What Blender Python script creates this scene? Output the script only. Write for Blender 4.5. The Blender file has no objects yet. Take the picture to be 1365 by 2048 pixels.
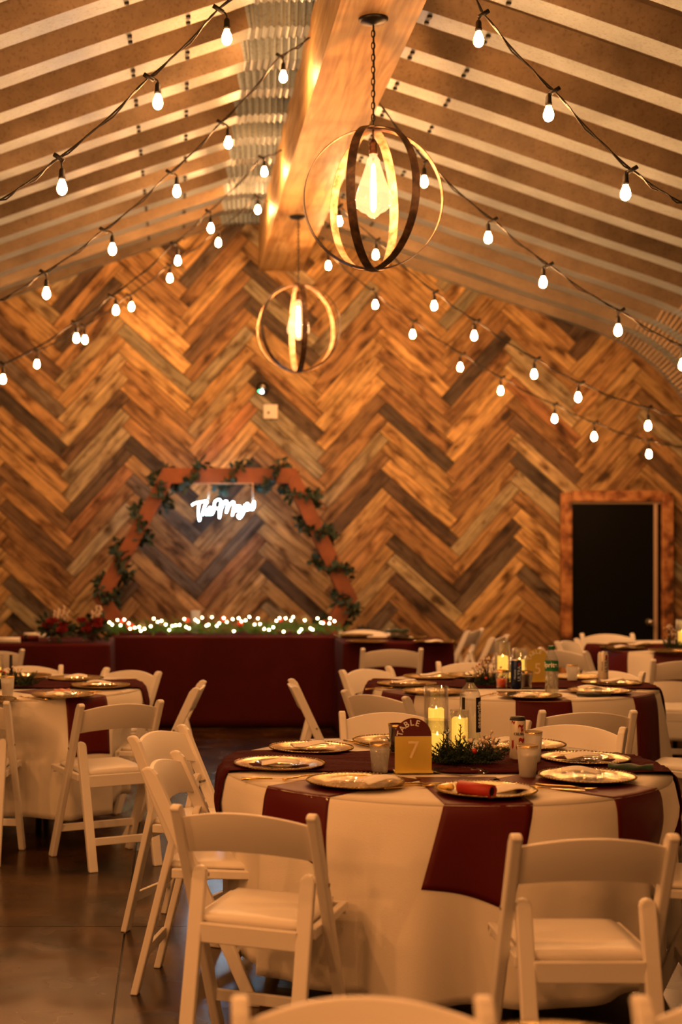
import bpy, bmesh, math, random
from mathutils import Vector, Matrix, Euler
random.seed(7)
PI = math.pi
S = bpy.context.scene
C = S.collection

# ------------------------------------------------------------------ camera, world, exposure
F = 3000.0            # focal length in pixels of the 1365x2048 frame
CX, CY, H = 355.0, 1078.0, 1.57
cam_d = bpy.data.cameras.new('camera'); cam = bpy.data.objects.new('camera', cam_d); C.objects.link(cam)
cam.location = (0, 0, H); cam.rotation_euler = (PI/2, 0, 0)
cam_d.sensor_fit = 'AUTO'; cam_d.sensor_width = 36.0; cam_d.lens = F/2048*36
cam_d.shift_x = (682.5-CX)/2048; cam_d.shift_y = (CY-1024)/2048
cam_d.dof.use_dof = True; cam_d.dof.focus_distance = 5.9; cam_d.dof.aperture_fstop = 2.3
cam_d.clip_start = 0.05
S.camera = cam
w = bpy.data.worlds.new('world'); S.world = w; w.use_nodes = True
w.node_tree.nodes['Background'].inputs[0].default_value = (1, .5, .2, 1)
w.node_tree.nodes['Background'].inputs[1].default_value = 0.015
S.view_settings.view_transform = 'Standard'; S.view_settings.look = 'None'
S.view_settings.gamma = 1; S.view_settings.use_curve_mapping = False
S.view_settings.exposure = 0.0
WARM = (1.0, .37, .10)
BULB_E, FIL_E, NEON_E, LED_E = 480.0, 1250.0, 80.0, 24.0

def lamp(name, loc, watts, radius=.12, col=WARM):
    d = bpy.data.lights.new(name, 'POINT'); d.energy = watts; d.color = col; d.shadow_soft_size = radius
    o = bpy.data.objects.new(name, d); o.location = loc; C.objects.link(o); return o
# unseen lamps for the hall's other pendants and strings, left boosted, right cut
for Y in (2.8, -1.75): lamp('pendant_lamp_light', (.98, Y, 3.3), 45, .08)
for Y in (4.05, 1.7, -.6):
    for X, Z, P_ in ((.1, 3.8, 20), (-1.2, 2.9, 56), (-2.6, 2.4, 70), (1.7, 3.5, 2), (2.9, 2.85, 2), (4.2, 2.3, 2)):
        lamp('unseen_string_light', (X, Y, Z), P_, .06)

# ------------------------------------------------------------------ helpers
def W(px, py, d): return ((px-CX)*d/F, d, H+(CY-py)*d/F)
def onz(px, py, z):
    d = F*(H-z)/(py-CY); return ((px-CX)*d/F, d)

def tag(o, label=None, cat=None, group=None, kind=None):
    if label: o['label'] = label
    if cat: o['category'] = cat
    if group: o['group'] = group
    if kind: o['kind'] = kind
    return o
def empty(name, loc=(0, 0, 0), rz=0):
    o = bpy.data.objects.new(name, None); o.empty_display_size = .1
    o.location = loc; o.rotation_euler = (0, 0, rz); C.objects.link(o); return o
def copy_tree(o, parent=None):
    c = o.copy(); C.objects.link(c); c.parent = parent
    for ch in KIDS.get(o.name, []): 
        k = copy_tree(ch, c); KIDS.setdefault(c.name, []).append(k)
    return c
KIDS = {}

class MB:
    def __init__(s): s.bm = bmesh.new(); s.mats = []; s.mi = 0; s.sm = True
    def faces(s, vs, fs, smooth=None):
        v = [s.bm.verts.new(p) for p in vs]; out = []
        for f in fs:
            try: q = s.bm.faces.new([v[i] for i in f])
            except ValueError: continue
            q.material_index = s.mi; q.smooth = s.sm if smooth is None else smooth; out.append(q)
        return out
    def box(s, c, d, R=None):
        x, y, z = d[0]/2, d[1]/2, d[2]/2
        P = [Vector((a, b, e)) for a in (-x, x) for b in (-y, y) for e in (-z, z)]
        if R is not None: P = [R @ p for p in P]
        P = [p+Vector(c) for p in P]
        return s.faces(P, [(0,1,3,2),(4,6,7,5),(0,4,5,1),(2,3,7,6),(0,2,6,4),(1,5,7,3)], False)
    def prism(s, poly, a, b, axis='y', smooth=False):
        """extrude a 2D polygon between a and b along an axis"""
        def m(p, t):
            return {'y': (p[0], t, p[1]), 'x': (t, p[0], p[1]), 'z': (p[0], p[1], t)}[axis]
        n = len(poly)
        P = [m(p, a) for p in poly]+[m(p, b) for p in poly]
        fs = [tuple(range(n)), tuple(reversed(range(n, 2*n)))]+[(i, i+n, (i+1) % n+n, (i+1) % n) for i in range(n)]
        return s.faces(P, fs, smooth)
    def sweep(s, pts, rads, seg=8, cap=True, closed=False):
        pts = [Vector(p) for p in pts]; n = len(pts)
        if not hasattr(rads, '__len__'): rads = [rads]*n
        rings = []; up = None
        for i, p in enumerate(pts):
            if closed: t = pts[(i+1) % n]-pts[i-1]
            else: t = pts[min(i+1, n-1)]-pts[max(i-1, 0)]
            if t.length < 1e-9: t = Vector((0, 0, 1))
            t.normalize()
            if up is None:
                up = Vector((0, 0, 1)) if abs(t.z) < .9 else Vector((1, 0, 0))
            up = (up-t*up.dot(t))
            if up.length < 1e-6: up = t.orthogonal()
            up.normalize(); sd = t.cross(up)
            rings.append([s.bm.verts.new(p+(up*math.cos(2*PI*k/seg)+sd*math.sin(2*PI*k/seg))*rads[i]) for k in range(seg)])
        for i in range(n if closed else n-1):
            A, B = rings[i], rings[(i+1) % n]
            for k in range(seg):
                q = s.bm.faces.new((A[k], A[(k+1) % seg], B[(k+1) % seg], B[k])); q.smooth = True; q.material_index = s.mi
        if cap and not closed:
            for r in (rings[0], list(reversed(rings[-1]))):
                q = s.bm.faces.new(r); q.material_index = s.mi
    def lathe(s, prof, seg=24, c=(0, 0, 0), smooth=True):
        rings = []
        for r, z in prof:
            if r < 1e-6: rings.append([s.bm.verts.new((c[0], c[1], c[2]+z))])
            else: rings.append([s.bm.verts.new((c[0]+r*math.cos(2*PI*k/seg), c[1]+r*math.sin(2*PI*k/seg), c[2]+z)) for k in range(seg)])
        for A, B in zip(rings, rings[1:]):
            for k in range(seg):
                a0, a1 = A[k % len(A)], A[(k+1) % seg % len(A)]; b0, b1 = B[k % len(B)], B[(k+1) % seg % len(B)]
                vs = []
                for v in (a0, a1, b1, b0):
                    if v not in vs: vs.append(v)
                if len(vs) > 2:
                    try: q = s.bm.faces.new(vs); q.smooth = smooth; q.material_index = s.mi
                    except ValueError: pass
    def ball(s, c, r, seg=10, rings=6, sc=(1, 1, 1)):
        prof = [(r*math.sin(PI*i/rings)*sc[0], -r*math.cos(PI*i/rings)*sc[2]) for i in range(rings+1)]
        prof[0] = (0, prof[0][1]); prof[-1] = (0, prof[-1][1])
        s.lathe(prof, seg, c)
    def xform(s, M): bmesh.ops.transform(s.bm, matrix=M, verts=s.bm.verts)
    def build(s, name, mats, parent=None, loc=None, bevel=0, rot=None, fixn=True):
        if fixn: bmesh.ops.recalc_face_normals(s.bm, faces=s.bm.faces)
        me = bpy.data.meshes.new(name); s.bm.to_mesh(me); s.bm.free()
        for m in (mats if isinstance(mats, (list, tuple)) else [mats]): me.materials.append(m)
        return link(name, me, parent, loc, bevel, rot)
def link(name, me, parent=None, loc=None, bevel=0, rot=None):
    o = bpy.data.objects.new(name, me); C.objects.link(o)
    if parent is not None: o.parent = parent; KIDS.setdefault(parent.name, []).append(o)
    if loc is not None: o.location = loc
    if rot is not None: o.rotation_euler = rot
    if bevel:
        b = o.modifiers.new('bevel', 'BEVEL'); b.width = bevel; b.segments = 2; b.limit_method = 'ANGLE'; b.angle_limit = .6
    return o

# ------------------------------------------------------------------ materials
def mat(name, col, rough=.5, metal=0, spec=.5, noise=0, nscale=20, emis=None, estr=0, coat=0, bump=0, bscale=200, sheen=0, trans=0):
    m = bpy.data.materials.new(name); m.use_nodes = True; nt = m.node_tree; N = nt.nodes; L = nt.links
    b = N['Principled BSDF']; b.inputs['Base Color'].default_value = (*col, 1); b.inputs['Roughness'].default_value = rough
    b.inputs['Metallic'].default_value = metal; b.inputs['Specular IOR Level'].default_value = spec
    b.inputs['Coat Weight'].default_value = coat; b.inputs['Sheen Weight'].default_value = sheen
    tc = N.new('ShaderNodeTexCoord')
    if noise:
        n = N.new('ShaderNodeTexNoise'); n.inputs['Scale'].default_value = nscale; n.inputs['Detail'].default_value = 5
        L.new(tc.outputs['Object'], n.inputs['Vector'])
        r = N.new('ShaderNodeValToRGB'); e = r.color_ramp.elements
        e[0].position = .3; e[1].position = .7
        e[0].color = (*[c*(1-noise) for c in col], 1); e[1].color = (*[min(1, c*(1+noise)) for c in col], 1)
        L.new(n.outputs[0], r.inputs[0]); L.new(r.outputs[0], b.inputs['Base Color'])
    if bump:
        n2 = N.new('ShaderNodeTexNoise'); n2.inputs['Scale'].default_value = bscale; L.new(tc.outputs['Object'], n2.inputs['Vector'])
        bp = N.new('ShaderNodeBump'); bp.inputs['Strength'].default_value = bump; bp.inputs['Distance'].default_value = .01
        L.new(n2.outputs[0], bp.inputs['Height']); L.new(bp.outputs[0], b.inputs['Normal'])
    if emis: b.inputs['Emission Color'].default_value = (*emis, 1); b.inputs['Emission Strength'].default_value = estr
    return m
def emit(name, col, st):
    m = bpy.data.materials.new(name); m.use_nodes = True; nt = m.node_tree; nt.nodes.clear()
    e = nt.nodes.new('ShaderNodeEmission'); o = nt.nodes.new('ShaderNodeOutputMaterial')
    e.inputs[0].default_value = (*col, 1); e.inputs[1].default_value = st; nt.links.new(e.outputs[0], o.inputs[0]); return m
def glassy(name, tint=(1, 1, 1), gl=.12, em=None, est=0, rough=.03, frost=0):
    """thin clear glass or plastic: mostly see-through, mirror-like at glancing angles"""
    m = bpy.data.materials.new(name); m.use_nodes = True; nt = m.node_tree; N = nt.nodes; L = nt.links; N.clear()
    o = N.new('ShaderNodeOutputMaterial'); t = N.new('ShaderNodeBsdfTransparent'); t.inputs[0].default_value = (*tint, 1)
    g = N.new('ShaderNodeBsdfGlossy'); g.inputs['Roughness'].default_value = rough
    lw = N.new('ShaderNodeLayerWeight'); lw.inputs[0].default_value = .35
    mu = N.new('ShaderNodeMath'); mu.operation = 'MULTIPLY_ADD'; mu.inputs[1].default_value = .5; mu.inputs[2].default_value = gl; mu.use_clamp = True
    L.new(lw.outputs['Facing'], mu.inputs[0])
    mx = N.new('ShaderNodeMixShader'); L.new(mu.outputs[0], mx.inputs[0]); L.new(t.outputs[0], mx.inputs[1]); L.new(g.outputs[0], mx.inputs[2])
    last = mx
    if frost:
        df = N.new('ShaderNodeBsdfTranslucent'); df.inputs[0].default_value = (.9, .9, .88, 1)
        d2 = N.new('ShaderNodeBsdfDiffuse'); d2.inputs[0].default_value = (.8, .8, .78, 1)
        a = N.new('ShaderNodeMixShader'); a.inputs[0].default_value = .5; L.new(df.outputs[0], a.inputs[1]); L.new(d2.outputs[0], a.inputs[2])
        f = N.new('ShaderNodeMixShader'); f.inputs[0].default_value = frost; L.new(last.outputs[0], f.inputs[1]); L.new(a.outputs[0], f.inputs[2]); last = f
    if em:
        e = N.new('ShaderNodeEmission'); e.inputs[0].default_value = (*em, 1); e.inputs[1].default_value = est
        ad = N.new('ShaderNodeAddShader'); L.new(last.outputs[0], ad.inputs[0]); L.new(e.outputs[0], ad.inputs[1]); last = ad
    L.new(last.outputs[0], o.inputs[0]); return m

M = {}
M['chair'] = mat('white_resin', (.86, .83, .78), .38, bump=.06, bscale=400)
M['pad'] = mat('white_vinyl', (.88, .85, .80), .34)
M['bolt'] = mat('bolt_steel', (.35, .33, .3), .35, 1)
M['cloth'] = mat('ivory_cloth', (.84, .80, .73), .85, spec=.2, bump=.15, bscale=300, sheen=.2)
M['burg'] = mat('burgundy_satin', (.085, .0022, .0028), .5, spec=.28, bump=.1, bscale=350)
M['burgdull'] = mat('burgundy_cloth', (.062, .005, .006), .8, spec=.15, noise=.15, nscale=3)
M['gauze'] = mat('burgundy_gauze', (.055, .0035, .0045), .9, spec=.1, bump=.6, bscale=60)
M['gold'] = mat('gold_charger', (.33, .24, .095), .22, 1, noise=.08, nscale=30, bump=.05, bscale=90)
M['goldcut'] = mat('gold_cutlery', (.85, .6, .25), .2, 1)
M['paper'] = mat('white_napkin_paper', (.88, .85, .8), .8)
M['glass'] = glassy('clear_glass', (.985, .985, .98), .045)
M['frost'] = glassy('frosted_plastic', (.95, .95, .95), .06, frost=.55)
M['amber'] = glassy('bulb_glass', (.98, .9, .74), .04, em=(1, .52, .24), est=.85)
M['black'] = mat('black_rubber', (.008, .007, .006), .5)
M['cord'] = mat('black_cord', (.016, .014, .012), .55)
M['blackmetal'] = mat('black_metal', (.02, .017, .015), .4, .6)
M['bronze'] = mat('bronze_socket', (.10, .05, .03), .35, .8)
M['bulb'] = emit('bulb_glow', (1, .44, .145), BULB_E)
M['fil'] = emit('filament_glow', (1, .41, .125), FIL_E)
M['neon'] = emit('neon_white', (.48, .80, 1.0), NEON_E)
M['led'] = emit('led_glow', (1, .84, .38), LED_E)
M['acrylic'] = glassy('acrylic_sheet', (.96, .98, 1), .05)
M['semi'] = glassy('clear_plastic_tumbler', (.97, .97, .97), .04, frost=.22)
M['candle'] = mat('candle_wax', (.40, .26, .08), .5, emis=(1, .50, .065), estr=1.5)
M['flame'] = emit('candle_flame', (1, .6, .18), 8)
M['green'] = mat('spruce_needles', (.010, .030, .013), .7, noise=.5, nscale=40)
M['ivy'] = mat('eucalyptus_leaves', (.018, .045, .034), .6, noise=.4, nscale=30)
M['twig'] = mat('brown_twig', (.08, .045, .025), .8)
M['red'] = mat('red_berry', (.45, .02, .015), .3)
M['pearl'] = mat('pale_berry', (.75, .62, .5), .35)
M['rose'] = mat('red_rose', (.22, .008, .010), .6)
M['goldmir'] = mat('gold_mirror', (.90, .72, .16), .22, .45, emis=None)
M['white'] = mat('white_print', (.85, .85, .82), .5)
M['jamb'] = mat('primed_jamb', (.5, .36, .25), .5)
M['door'] = mat('black_door', (.003, .003, .003), .5, spec=.12)
M['steel'] = mat('satin_steel', (.6, .58, .55), .25, 1)
M['redwood'] = mat('stained_redwood', (.22, .07, .032), .6, noise=.3, nscale=6)
M['legmetal'] = mat('dark_table_metal', (.03, .03, .03), .5, .5)
M['tabletop'] = mat('plastic_tabletop', (.6, .58, .54), .6)
M['dgreen'] = mat('dark_green_velvet', (.012, .05, .03), .9, sheen=.4)

def nodes(name):
    m = bpy.data.materials.new(name); m.use_nodes = True
    return m, m.node_tree.nodes, m.node_tree.links, m.node_tree.nodes['Principled BSDF']
def ramp(N, stops):
    r = N.new('ShaderNodeValToRGB'); e = r.color_ramp.elements
    while len(e) < len(stops): e.new(.5)
    for k, (p, c) in enumerate(stops): e[k].position = p; e[k].color = (*c, 1)
    return r
def mixc(N, L, a, b, fac, mode='MIX'):
    x = N.new('ShaderNodeMix'); x.data_type = 'RGBA'; x.blend_type = mode
    if hasattr(fac, 'links'): L.new(fac, x.inputs[0])
    else: x.inputs[0].default_value = fac
    for i, v in ((6, a), (7, b)):
        if hasattr(v, 'links'): L.new(v, x.inputs[i])
        else: x.inputs[i].default_value = (*v, 1)
    return x.outputs[2]

def plank_material():
    m, N, L, b = nodes('reclaimed_planks')
    at = N.new('ShaderNodeVertexColor'); at.layer_name = 'plank'
    uv = N.new('ShaderNodeUVMap')
    mp = N.new('ShaderNodeMapping'); mp.inputs['Scale'].default_value = (2.2, 26, 1); L.new(uv.outputs[0], mp.inputs[0])
    n = N.new('ShaderNodeTexNoise'); n.inputs['Scale'].default_value = 1; n.inputs['Detail'].default_value = 7; n.inputs['Distortion'].default_value = .7
    L.new(mp.outputs[0], n.inputs['Vector'])
    r = ramp(N, [(.30, (.42, .36, .31)), (.5, (.98, .97, .95)), (.70, (1.5, 1.45, 1.38))]); L.new(n.outputs[0], r.inputs[0])
    c = mixc(N, L, at.outputs[0], r.outputs[0], 1.0, 'MULTIPLY')
    mp2 = N.new('ShaderNodeMapping'); mp2.inputs['Scale'].default_value = (3.2, 6, 1); L.new(uv.outputs[0], mp2.inputs[0])
    n2 = N.new('ShaderNodeTexNoise'); n2.inputs['Scale'].default_value = 1.3; n2.inputs['Detail'].default_value = 4; L.new(mp2.outputs[0], n2.inputs['Vector'])
    r2 = ramp(N, [(.30, (.16, .12, .09)), (.40, (.62, .55, .48)), (.50, (1, 1, 1)), (.60, (1.12, 1.10, 1.05)), (.72, (.66, .70, .68))]); L.new(n2.outputs[0], r2.inputs[0])
    c = mixc(N, L, c, r2.outputs[0], 1.0, 'MULTIPLY')
    # knots
    v = N.new('ShaderNodeTexVoronoi'); v.inputs['Scale'].default_value = 1
    mp3 = N.new('ShaderNodeMapping'); mp3.inputs['Scale'].default_value = (3.0, 6.5, 1); L.new(uv.outputs[0], mp3.inputs[0]); L.new(mp3.outputs[0], v.inputs['Vector'])
    r3 = ramp(N, [(.06, (.25, .16, .1)), (.12, (1, 1, 1))]); L.new(v.outputs['Distance'], r3.inputs[0])
    c = mixc(N, L, c, r3.outputs[0], .75, 'MULTIPLY')
    L.new(c, b.inputs['Base Color']); b.inputs['Roughness'].default_value = .62; b.inputs['Specular IOR Level'].default_value = .35
    bp = N.new('ShaderNodeBump'); bp.inputs['Strength'].default_value = .25; bp.inputs['Distance'].default_value = .01
    L.new(n.outputs[0], bp.inputs['Height']); L.new(bp.outputs[0], b.inputs['Normal']); return m
M['planks'] = plank_material()

def beam_material():
    m, N, L, b = nodes('pine_beam')
    tc = N.new('ShaderNodeTexCoord'); mp = N.new('ShaderNodeMapping'); mp.inputs['Scale'].default_value = (14, .9, 14)
    L.new(tc.outputs['Object'], mp.inputs[0])
    n = N.new('ShaderNodeTexNoise'); n.inputs['Scale'].default_value = 1.2; n.inputs['Detail'].default_value = 6; n.inputs['Distortion'].default_value = 1.2
    L.new(mp.outputs[0], n.inputs['Vector'])
    r = ramp(N, [(.3, (.28, .15, .05)), (.5, (.46, .30, .13)), (.7, (.58, .42, .20))]); L.new(n.outputs[0], r.inputs[0])
    n2 = N.new('ShaderNodeTexNoise'); n2.inputs['Scale'].default_value = 2.2; n2.inputs['Detail'].default_value = 4; L.new(tc.outputs['Object'], n2.inputs['Vector'])
    r2 = ramp(N, [(.36, (.62, .5, .4)), (.52, (1, 1, 1))]); L.new(n2.outputs[0], r2.inputs[0])
    c = mixc(N, L, r.outputs[0], r2.outputs[0], .7, 'MULTIPLY')
    L.new(c, b.inputs['Base Color']); b.inputs['Roughness'].default_value = .5; return m
M['beam'] = beam_material()

def steel_material(nm, c1, c2, c3):
    m, N, L, b = nodes(nm)
    tc = N.new('ShaderNodeTexCoord')
    n = N.new('ShaderNodeTexNoise'); n.inputs['Scale'].default_value = 2.0; n.inputs['Detail'].default_value = 8; n.inputs['Roughness'].default_value = .65
    L.new(tc.outputs['Object'], n.inputs['Vector'])
    r = ramp(N, [(.3, c1), (.55, c2), (.75, c3)]); L.new(n.outputs[0], r.inputs[0])
    n2 = N.new('ShaderNodeTexNoise'); n2.inputs['Scale'].default_value = 60; n2.inputs['Detail'].default_value = 3; L.new(tc.outputs['Object'], n2.inputs['Vector'])
    r2 = ramp(N, [(.33, (.62, .55, .48)), (.45, (1, 1, 1))]); L.new(n2.outputs[0], r2.inputs[0])
    c = mixc(N, L, r.outputs[0], r2.outputs[0], .6, 'MULTIPLY')
    L.new(c, b.inputs['Base Color']); b.inputs['Metallic'].default_value = .45; b.inputs['Roughness'].default_value = .40; return m
M['steelpanel'] = steel_material('pale_galvanised_steel', (.20, .26, .31), (.30, .39, .47), (.37, .48, .58))
M['steeltan'] = steel_material('tan_steel', (.12, .09, .06), (.215, .165, .11), (.30, .24, .17))

def floor_material():
    m, N, L, b = nodes('polished_stained_concrete')
    tc = N.new('ShaderNodeTexCoord'); mp = N.new('ShaderNodeMapping'); mp.inputs['Scale'].default_value = (1, 1.3, 1); L.new(tc.outputs['Object'], mp.inputs[0])
    n = N.new('ShaderNodeTexNoise'); n.inputs['Scale'].default_value = 2.1; n.inputs['Detail'].default_value = 8; n.inputs['Roughness'].default_value = .62; n.inputs['Distortion'].default_value = .6
    L.new(mp.outputs[0], n.inputs['Vector'])
    r = ramp(N, [(.36, (.007, .004, .002)), (.45, (.028, .013, .004)), (.55, (.055, .026, .007)), (.70, (.095, .048, .013))]); L.new(n.outputs[0], r.inputs[0])
    L.new(r.outputs[0], b.inputs['Base Color'])
    n2 = N.new('ShaderNodeTexNoise'); n2.inputs['Scale'].default_value = 5; L.new(tc.outputs['Object'], n2.inputs['Vector'])
    r2 = ramp(N, [(.3, (.17,)*3), (.7, (.30,)*3)]); L.new(n2.outputs[0], r2.inputs[0]); L.new(r2.outputs[0], b.inputs['Roughness'])
    b.inputs['Specular IOR Level'].default_value = .36; return m
M['floor'] = floor_material()

def rust_material(nm, c1, c2, c3):
    m, N, L, b = nodes(nm)
    tc = N.new('ShaderNodeTexCoord'); n = N.new('ShaderNodeTexNoise'); n.inputs['Scale'].default_value = 22; n.inputs['Detail'].default_value = 8; L.new(tc.outputs['Object'], n.inputs['Vector'])
    r = ramp(N, [(.35, c1), (.5, c2), (.68, c3)]); L.new(n.outputs[0], r.inputs[0])
    L.new(r.outputs[0], b.inputs['Base Color']); b.inputs['Metallic'].default_value = .35; b.inputs['Roughness'].default_value = .5; return m
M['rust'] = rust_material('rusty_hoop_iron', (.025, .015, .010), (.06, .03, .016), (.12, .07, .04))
M['rustin'] = rust_material('pale_hoop_inside', (.16, .085, .05), (.26, .20, .16), (.36, .33, .32))

def burnt_material():
    m, N, L, b = nodes('torched_pine_trim')
    tc = N.new('ShaderNodeTexCoord'); n = N.new('ShaderNodeTexNoise'); n.inputs['Scale'].default_value = 9; n.inputs['Detail'].default_value = 4; L.new(tc.outputs['Object'], n.inputs['Vector'])
    r = ramp(N, [(.36, (.07, .025, .010)), (.48, (.30, .11, .035)), (.62, (.50, .24, .09))]); L.new(n.outputs[0], r.inputs[0])
    L.new(r.outputs[0], b.inputs['Base Color']); b.inputs['Roughness'].default_value = .5; return m
M['burnt'] = burnt_material()

# ------------------------------------------------------------------ setting
WALL_Y = 14.3; SW = F/WALL_Y; RX = .72
def struct(o): o['kind'] = 'structure'; return o

# floor slabs between saw cuts
f = MB(); f.sm = False
xs = [-5.0, -3.9, -.21, 3.5, 7.2]; ys = [-3.5, -1.6, 2.24, 6.08, 9.92, 13.8, 14.5]; g = .004
for i in range(len(xs)-1):
    for j in range(len(ys)-1):
        f.box(((xs[i]+xs[i+1])/2, (ys[j]+ys[j+1])/2, -.05), (xs[i+1]-xs[i]-2*g, ys[j+1]-ys[j]-2*g*.6, .1))
f.mi = 1; f.box((1.1, 5.5, -.055), (12.2, 18, .09))
struct(f.build('floor', [M['floor'], M['black']]))

# steel arch shell (roof and side walls in one)
half = [(0, 4.565), (.3, 4.545), (.6, 4.45), (1.2, 4.25), (1.8, 4.04), (2.4, 3.83), (3.0, 3.63), (3.4, 3.48), (3.65, 3.34), (3.9, 3.13), (4.1, 2.88), (4.22, 2.6), (4.29, 2.25), (4.31, 1.5), (4.31, -.02)]
full = [(-d, z) for d, z in reversed(half[1:])]+half
def catmull(P, step_fn):
    out = []
    for i in range(len(P)-1):
        p0 = Vector(P[max(i-1, 0)]); p1 = Vector(P[i]); p2 = Vector(P[i+1]); p3 = Vector(P[min(i+2, len(P)-1)])
        n = max(1, int((p2-p1).length/step_fn((p1+p2)/2)))
        for k in range(n):
            t = k/n
            out.append(.5*((2*p1)+(p2-p0)*t+(2*p0-5*p1+4*p2-p3)*t*t+(3*p1-p0-3*p2+p3)*t**3))
    out.append(Vector(P[-1])); return out
def crimped(p): return abs(p.x) < .45 or (abs(p.x) > 3.3 and p.y > 2.2)
prof = catmull(full, lambda p: .0105 if crimped(p) else .12)
PER = .605; DEP = .125
offs = []; y = WALL_Y+.1
while y > -3.4:
    for dy, h in ((0, 0), (.20, 0), (.265, 1), (.545, 1)): offs.append((y-dy, h))
    y -= PER
offs.append((y, 0))
bm = bmesh.new(); grid = []
arc = 0
for i, p in enumerate(prof):
    if i: arc += (p-prof[i-1]).length
    t = prof[min(i+1, len(prof)-1)]-prof[max(i-1, 0)]; t.normalize(); nrm = Vector((-t.y, t.x))
    if nrm.dot(p-Vector((0, 2))) < 0: nrm = -nrm
    cr = .009*math.sin(arc/.042*2*PI) if crimped(p) else 0
    row = []
    for yy, h in offs:
        q = p+nrm*(h*DEP+cr); row.append(bm.verts.new((RX+q.x, yy, q.y)))
    grid.append(row)
for i in range(len(grid)-1):
    for j in range(len(offs)-1):
        fc = bm.faces.new((grid[i][j], grid[i+1][j], grid[i+1][j+1], grid[i][j+1])); fc.smooth = False
        fc.material_index = 0 if (offs[j][1] == 0 and offs[j+1][1] == 0) or abs(prof[i].x) < .43 else 1  # flats and crown get the pale steel, slopes and recesses the tan
me = bpy.data.meshes.new('ceiling'); bm.to_mesh(me); bm.free(); me.materials.append(M['steelpanel']); me.materials.append(M['steeltan'])
ceiling = struct(link('ceiling', me))
# bolts along the panel laps
b = MB(); b.sm = False
def prof_at(d):
    for k in range(len(half)-1):
        if half[k][0] <= abs(d) <= half[k+1][0]:
            t = (abs(d)-half[k][0])/(half[k+1][0]-half[k][0]); return half[k][1]+(half[k+1][1]-half[k][1])*t
y = WALL_Y+.1
while y > 5.5:
    for d in (-.98, -.66, .66, .98):
        for dy, h in ((.05, 0), (.15, 0), (.36, 1), (.44, 1)):
            b.box((RX+d, y-dy, prof_at(d)+h*DEP-.006), (.024, .024, .014))
    y -= PER
o = b.build('bolt', M['black'], ceiling); o['kind'] = 'stuff'; o['label'] = 'dark bolt heads in rows along the lapped roof panels'

# herringbone wall of reclaimed planks
def plank_wall():
    L_, w_ = .865, .127; ang = math.radians(3.2)
    bm = bmesh.new(); col = bm.loops.layers.color.new('plank'); uvl = bm.loops.layers.uv.new('UVMap')
    pal = [(.50, .285, .115)]*3+[(.43, .235, .09)]*4+[(.37, .195, .075)]*4+[(.31, .155, .06)]*4+[(.25, .12, .045)]*3+[(.29, .21, .12), (.24, .18, .11), (.33, .23, .13), (.37, .24, .12), (.10, .052, .03), (.08, .045, .026), (.06, .034, .022), (.12, .075, .05), (.30, .125, .05), (.19, .095, .04), (.14, .07, .035)]
    ca, sa = math.cos(PI/4), math.sin(PI/4)
    def tow(a, b_):
        x = (a+b_)*ca; z = (a-b_)*sa
        # rotate the whole pattern a little, peaks drift right going down
        xr = x*math.cos(ang)-z*math.sin(ang); zr = x*math.sin(ang)+z*math.cos(ang)
        return xr, zr
    x0, z0 = (500-CX)/SW+.02, 2.35
    for i in range(-10, 11):
        for k in range(-34, 35):
            for typ in (0, 1):
                a0 = i*(L_+w_)+k*w_; b0 = i*(L_-w_)-k*w_
                if typ == 0: A = (a0, a0+L_, b0, b0+w_)
                else: A = (a0+L_, a0+L_+w_, b0, b0+L_)
                g = .003
                P = [(A[0]+g, A[2]+g), (A[1]-g, A[2]+g), (A[1]-g, A[3]-g), (A[0]+g, A[3]-g)]
                # peak of the zigzag sits where a=L: shift it onto x0
                px, pz = tow(L_, 0)
                Q = [(tow(*p)[0]-px+x0, tow(*p)[1]-pz+z0) for p in P]
                ok = False
                for X, Z in Q:
                    d = X-RX
                    if abs(d) < 4.5 and -.1 < Z and (Z < (prof_at(d) or 0)+.2 if abs(d) < 4.3 else Z < 2.5): ok = True
                if not ok: continue
                th = random.uniform(.010, .019); yf = WALL_Y-th
                c = random.choice(pal); v = random.uniform(.82, 1.18); c = (c[0]*v, c[1]*v*1.20, c[2]*v*1.35)
                vs = [bm.verts.new((X, yf, max(Z, 0))) for X, Z in Q]+[bm.verts.new((X, WALL_Y+.02, max(Z, 0))) for X, Z in Q]
                ou, ov = random.uniform(0, 50), random.uniform(0, 50)
                ln, wd = (L_, w_)
                uvq = [(0, 0), (ln, 0), (ln, wd), (0, wd)] if typ == 0 else [(0, 0), (0, wd), (ln, wd), (ln, 0)]
                for fi in ((0, 1, 2, 3), (0, 4, 5, 1), (1, 5, 6, 2), (2, 6, 7, 3), (3, 7, 4, 0)):
                    try: fc = bm.faces.new([vs[q] for q in fi])
                    except ValueError: continue
                    for lp, q in zip(fc.loops, fi):
                        lp[col] = (*[x**(1/2.2) for x in c], 1); u_ = uvq[q % 4]; lp[uvl].uv = (u_[0]+ou, u_[1]+ov)
    bmesh.ops.recalc_face_normals(bm, faces=bm.faces)
    me = bpy.data.meshes.new('wall_back'); bm.to_mesh(me); bm.free(); me.materials.append(M['planks']); return link('wall_back', me)
wall = struct(plank_wall())
bk = MB(); bk.sm = False; bk.box((RX, WALL_Y+.05, 2.3), (8.9, .06, 4.9)); o = bk.build('wall_backing', M['black'], wall); 

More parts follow.
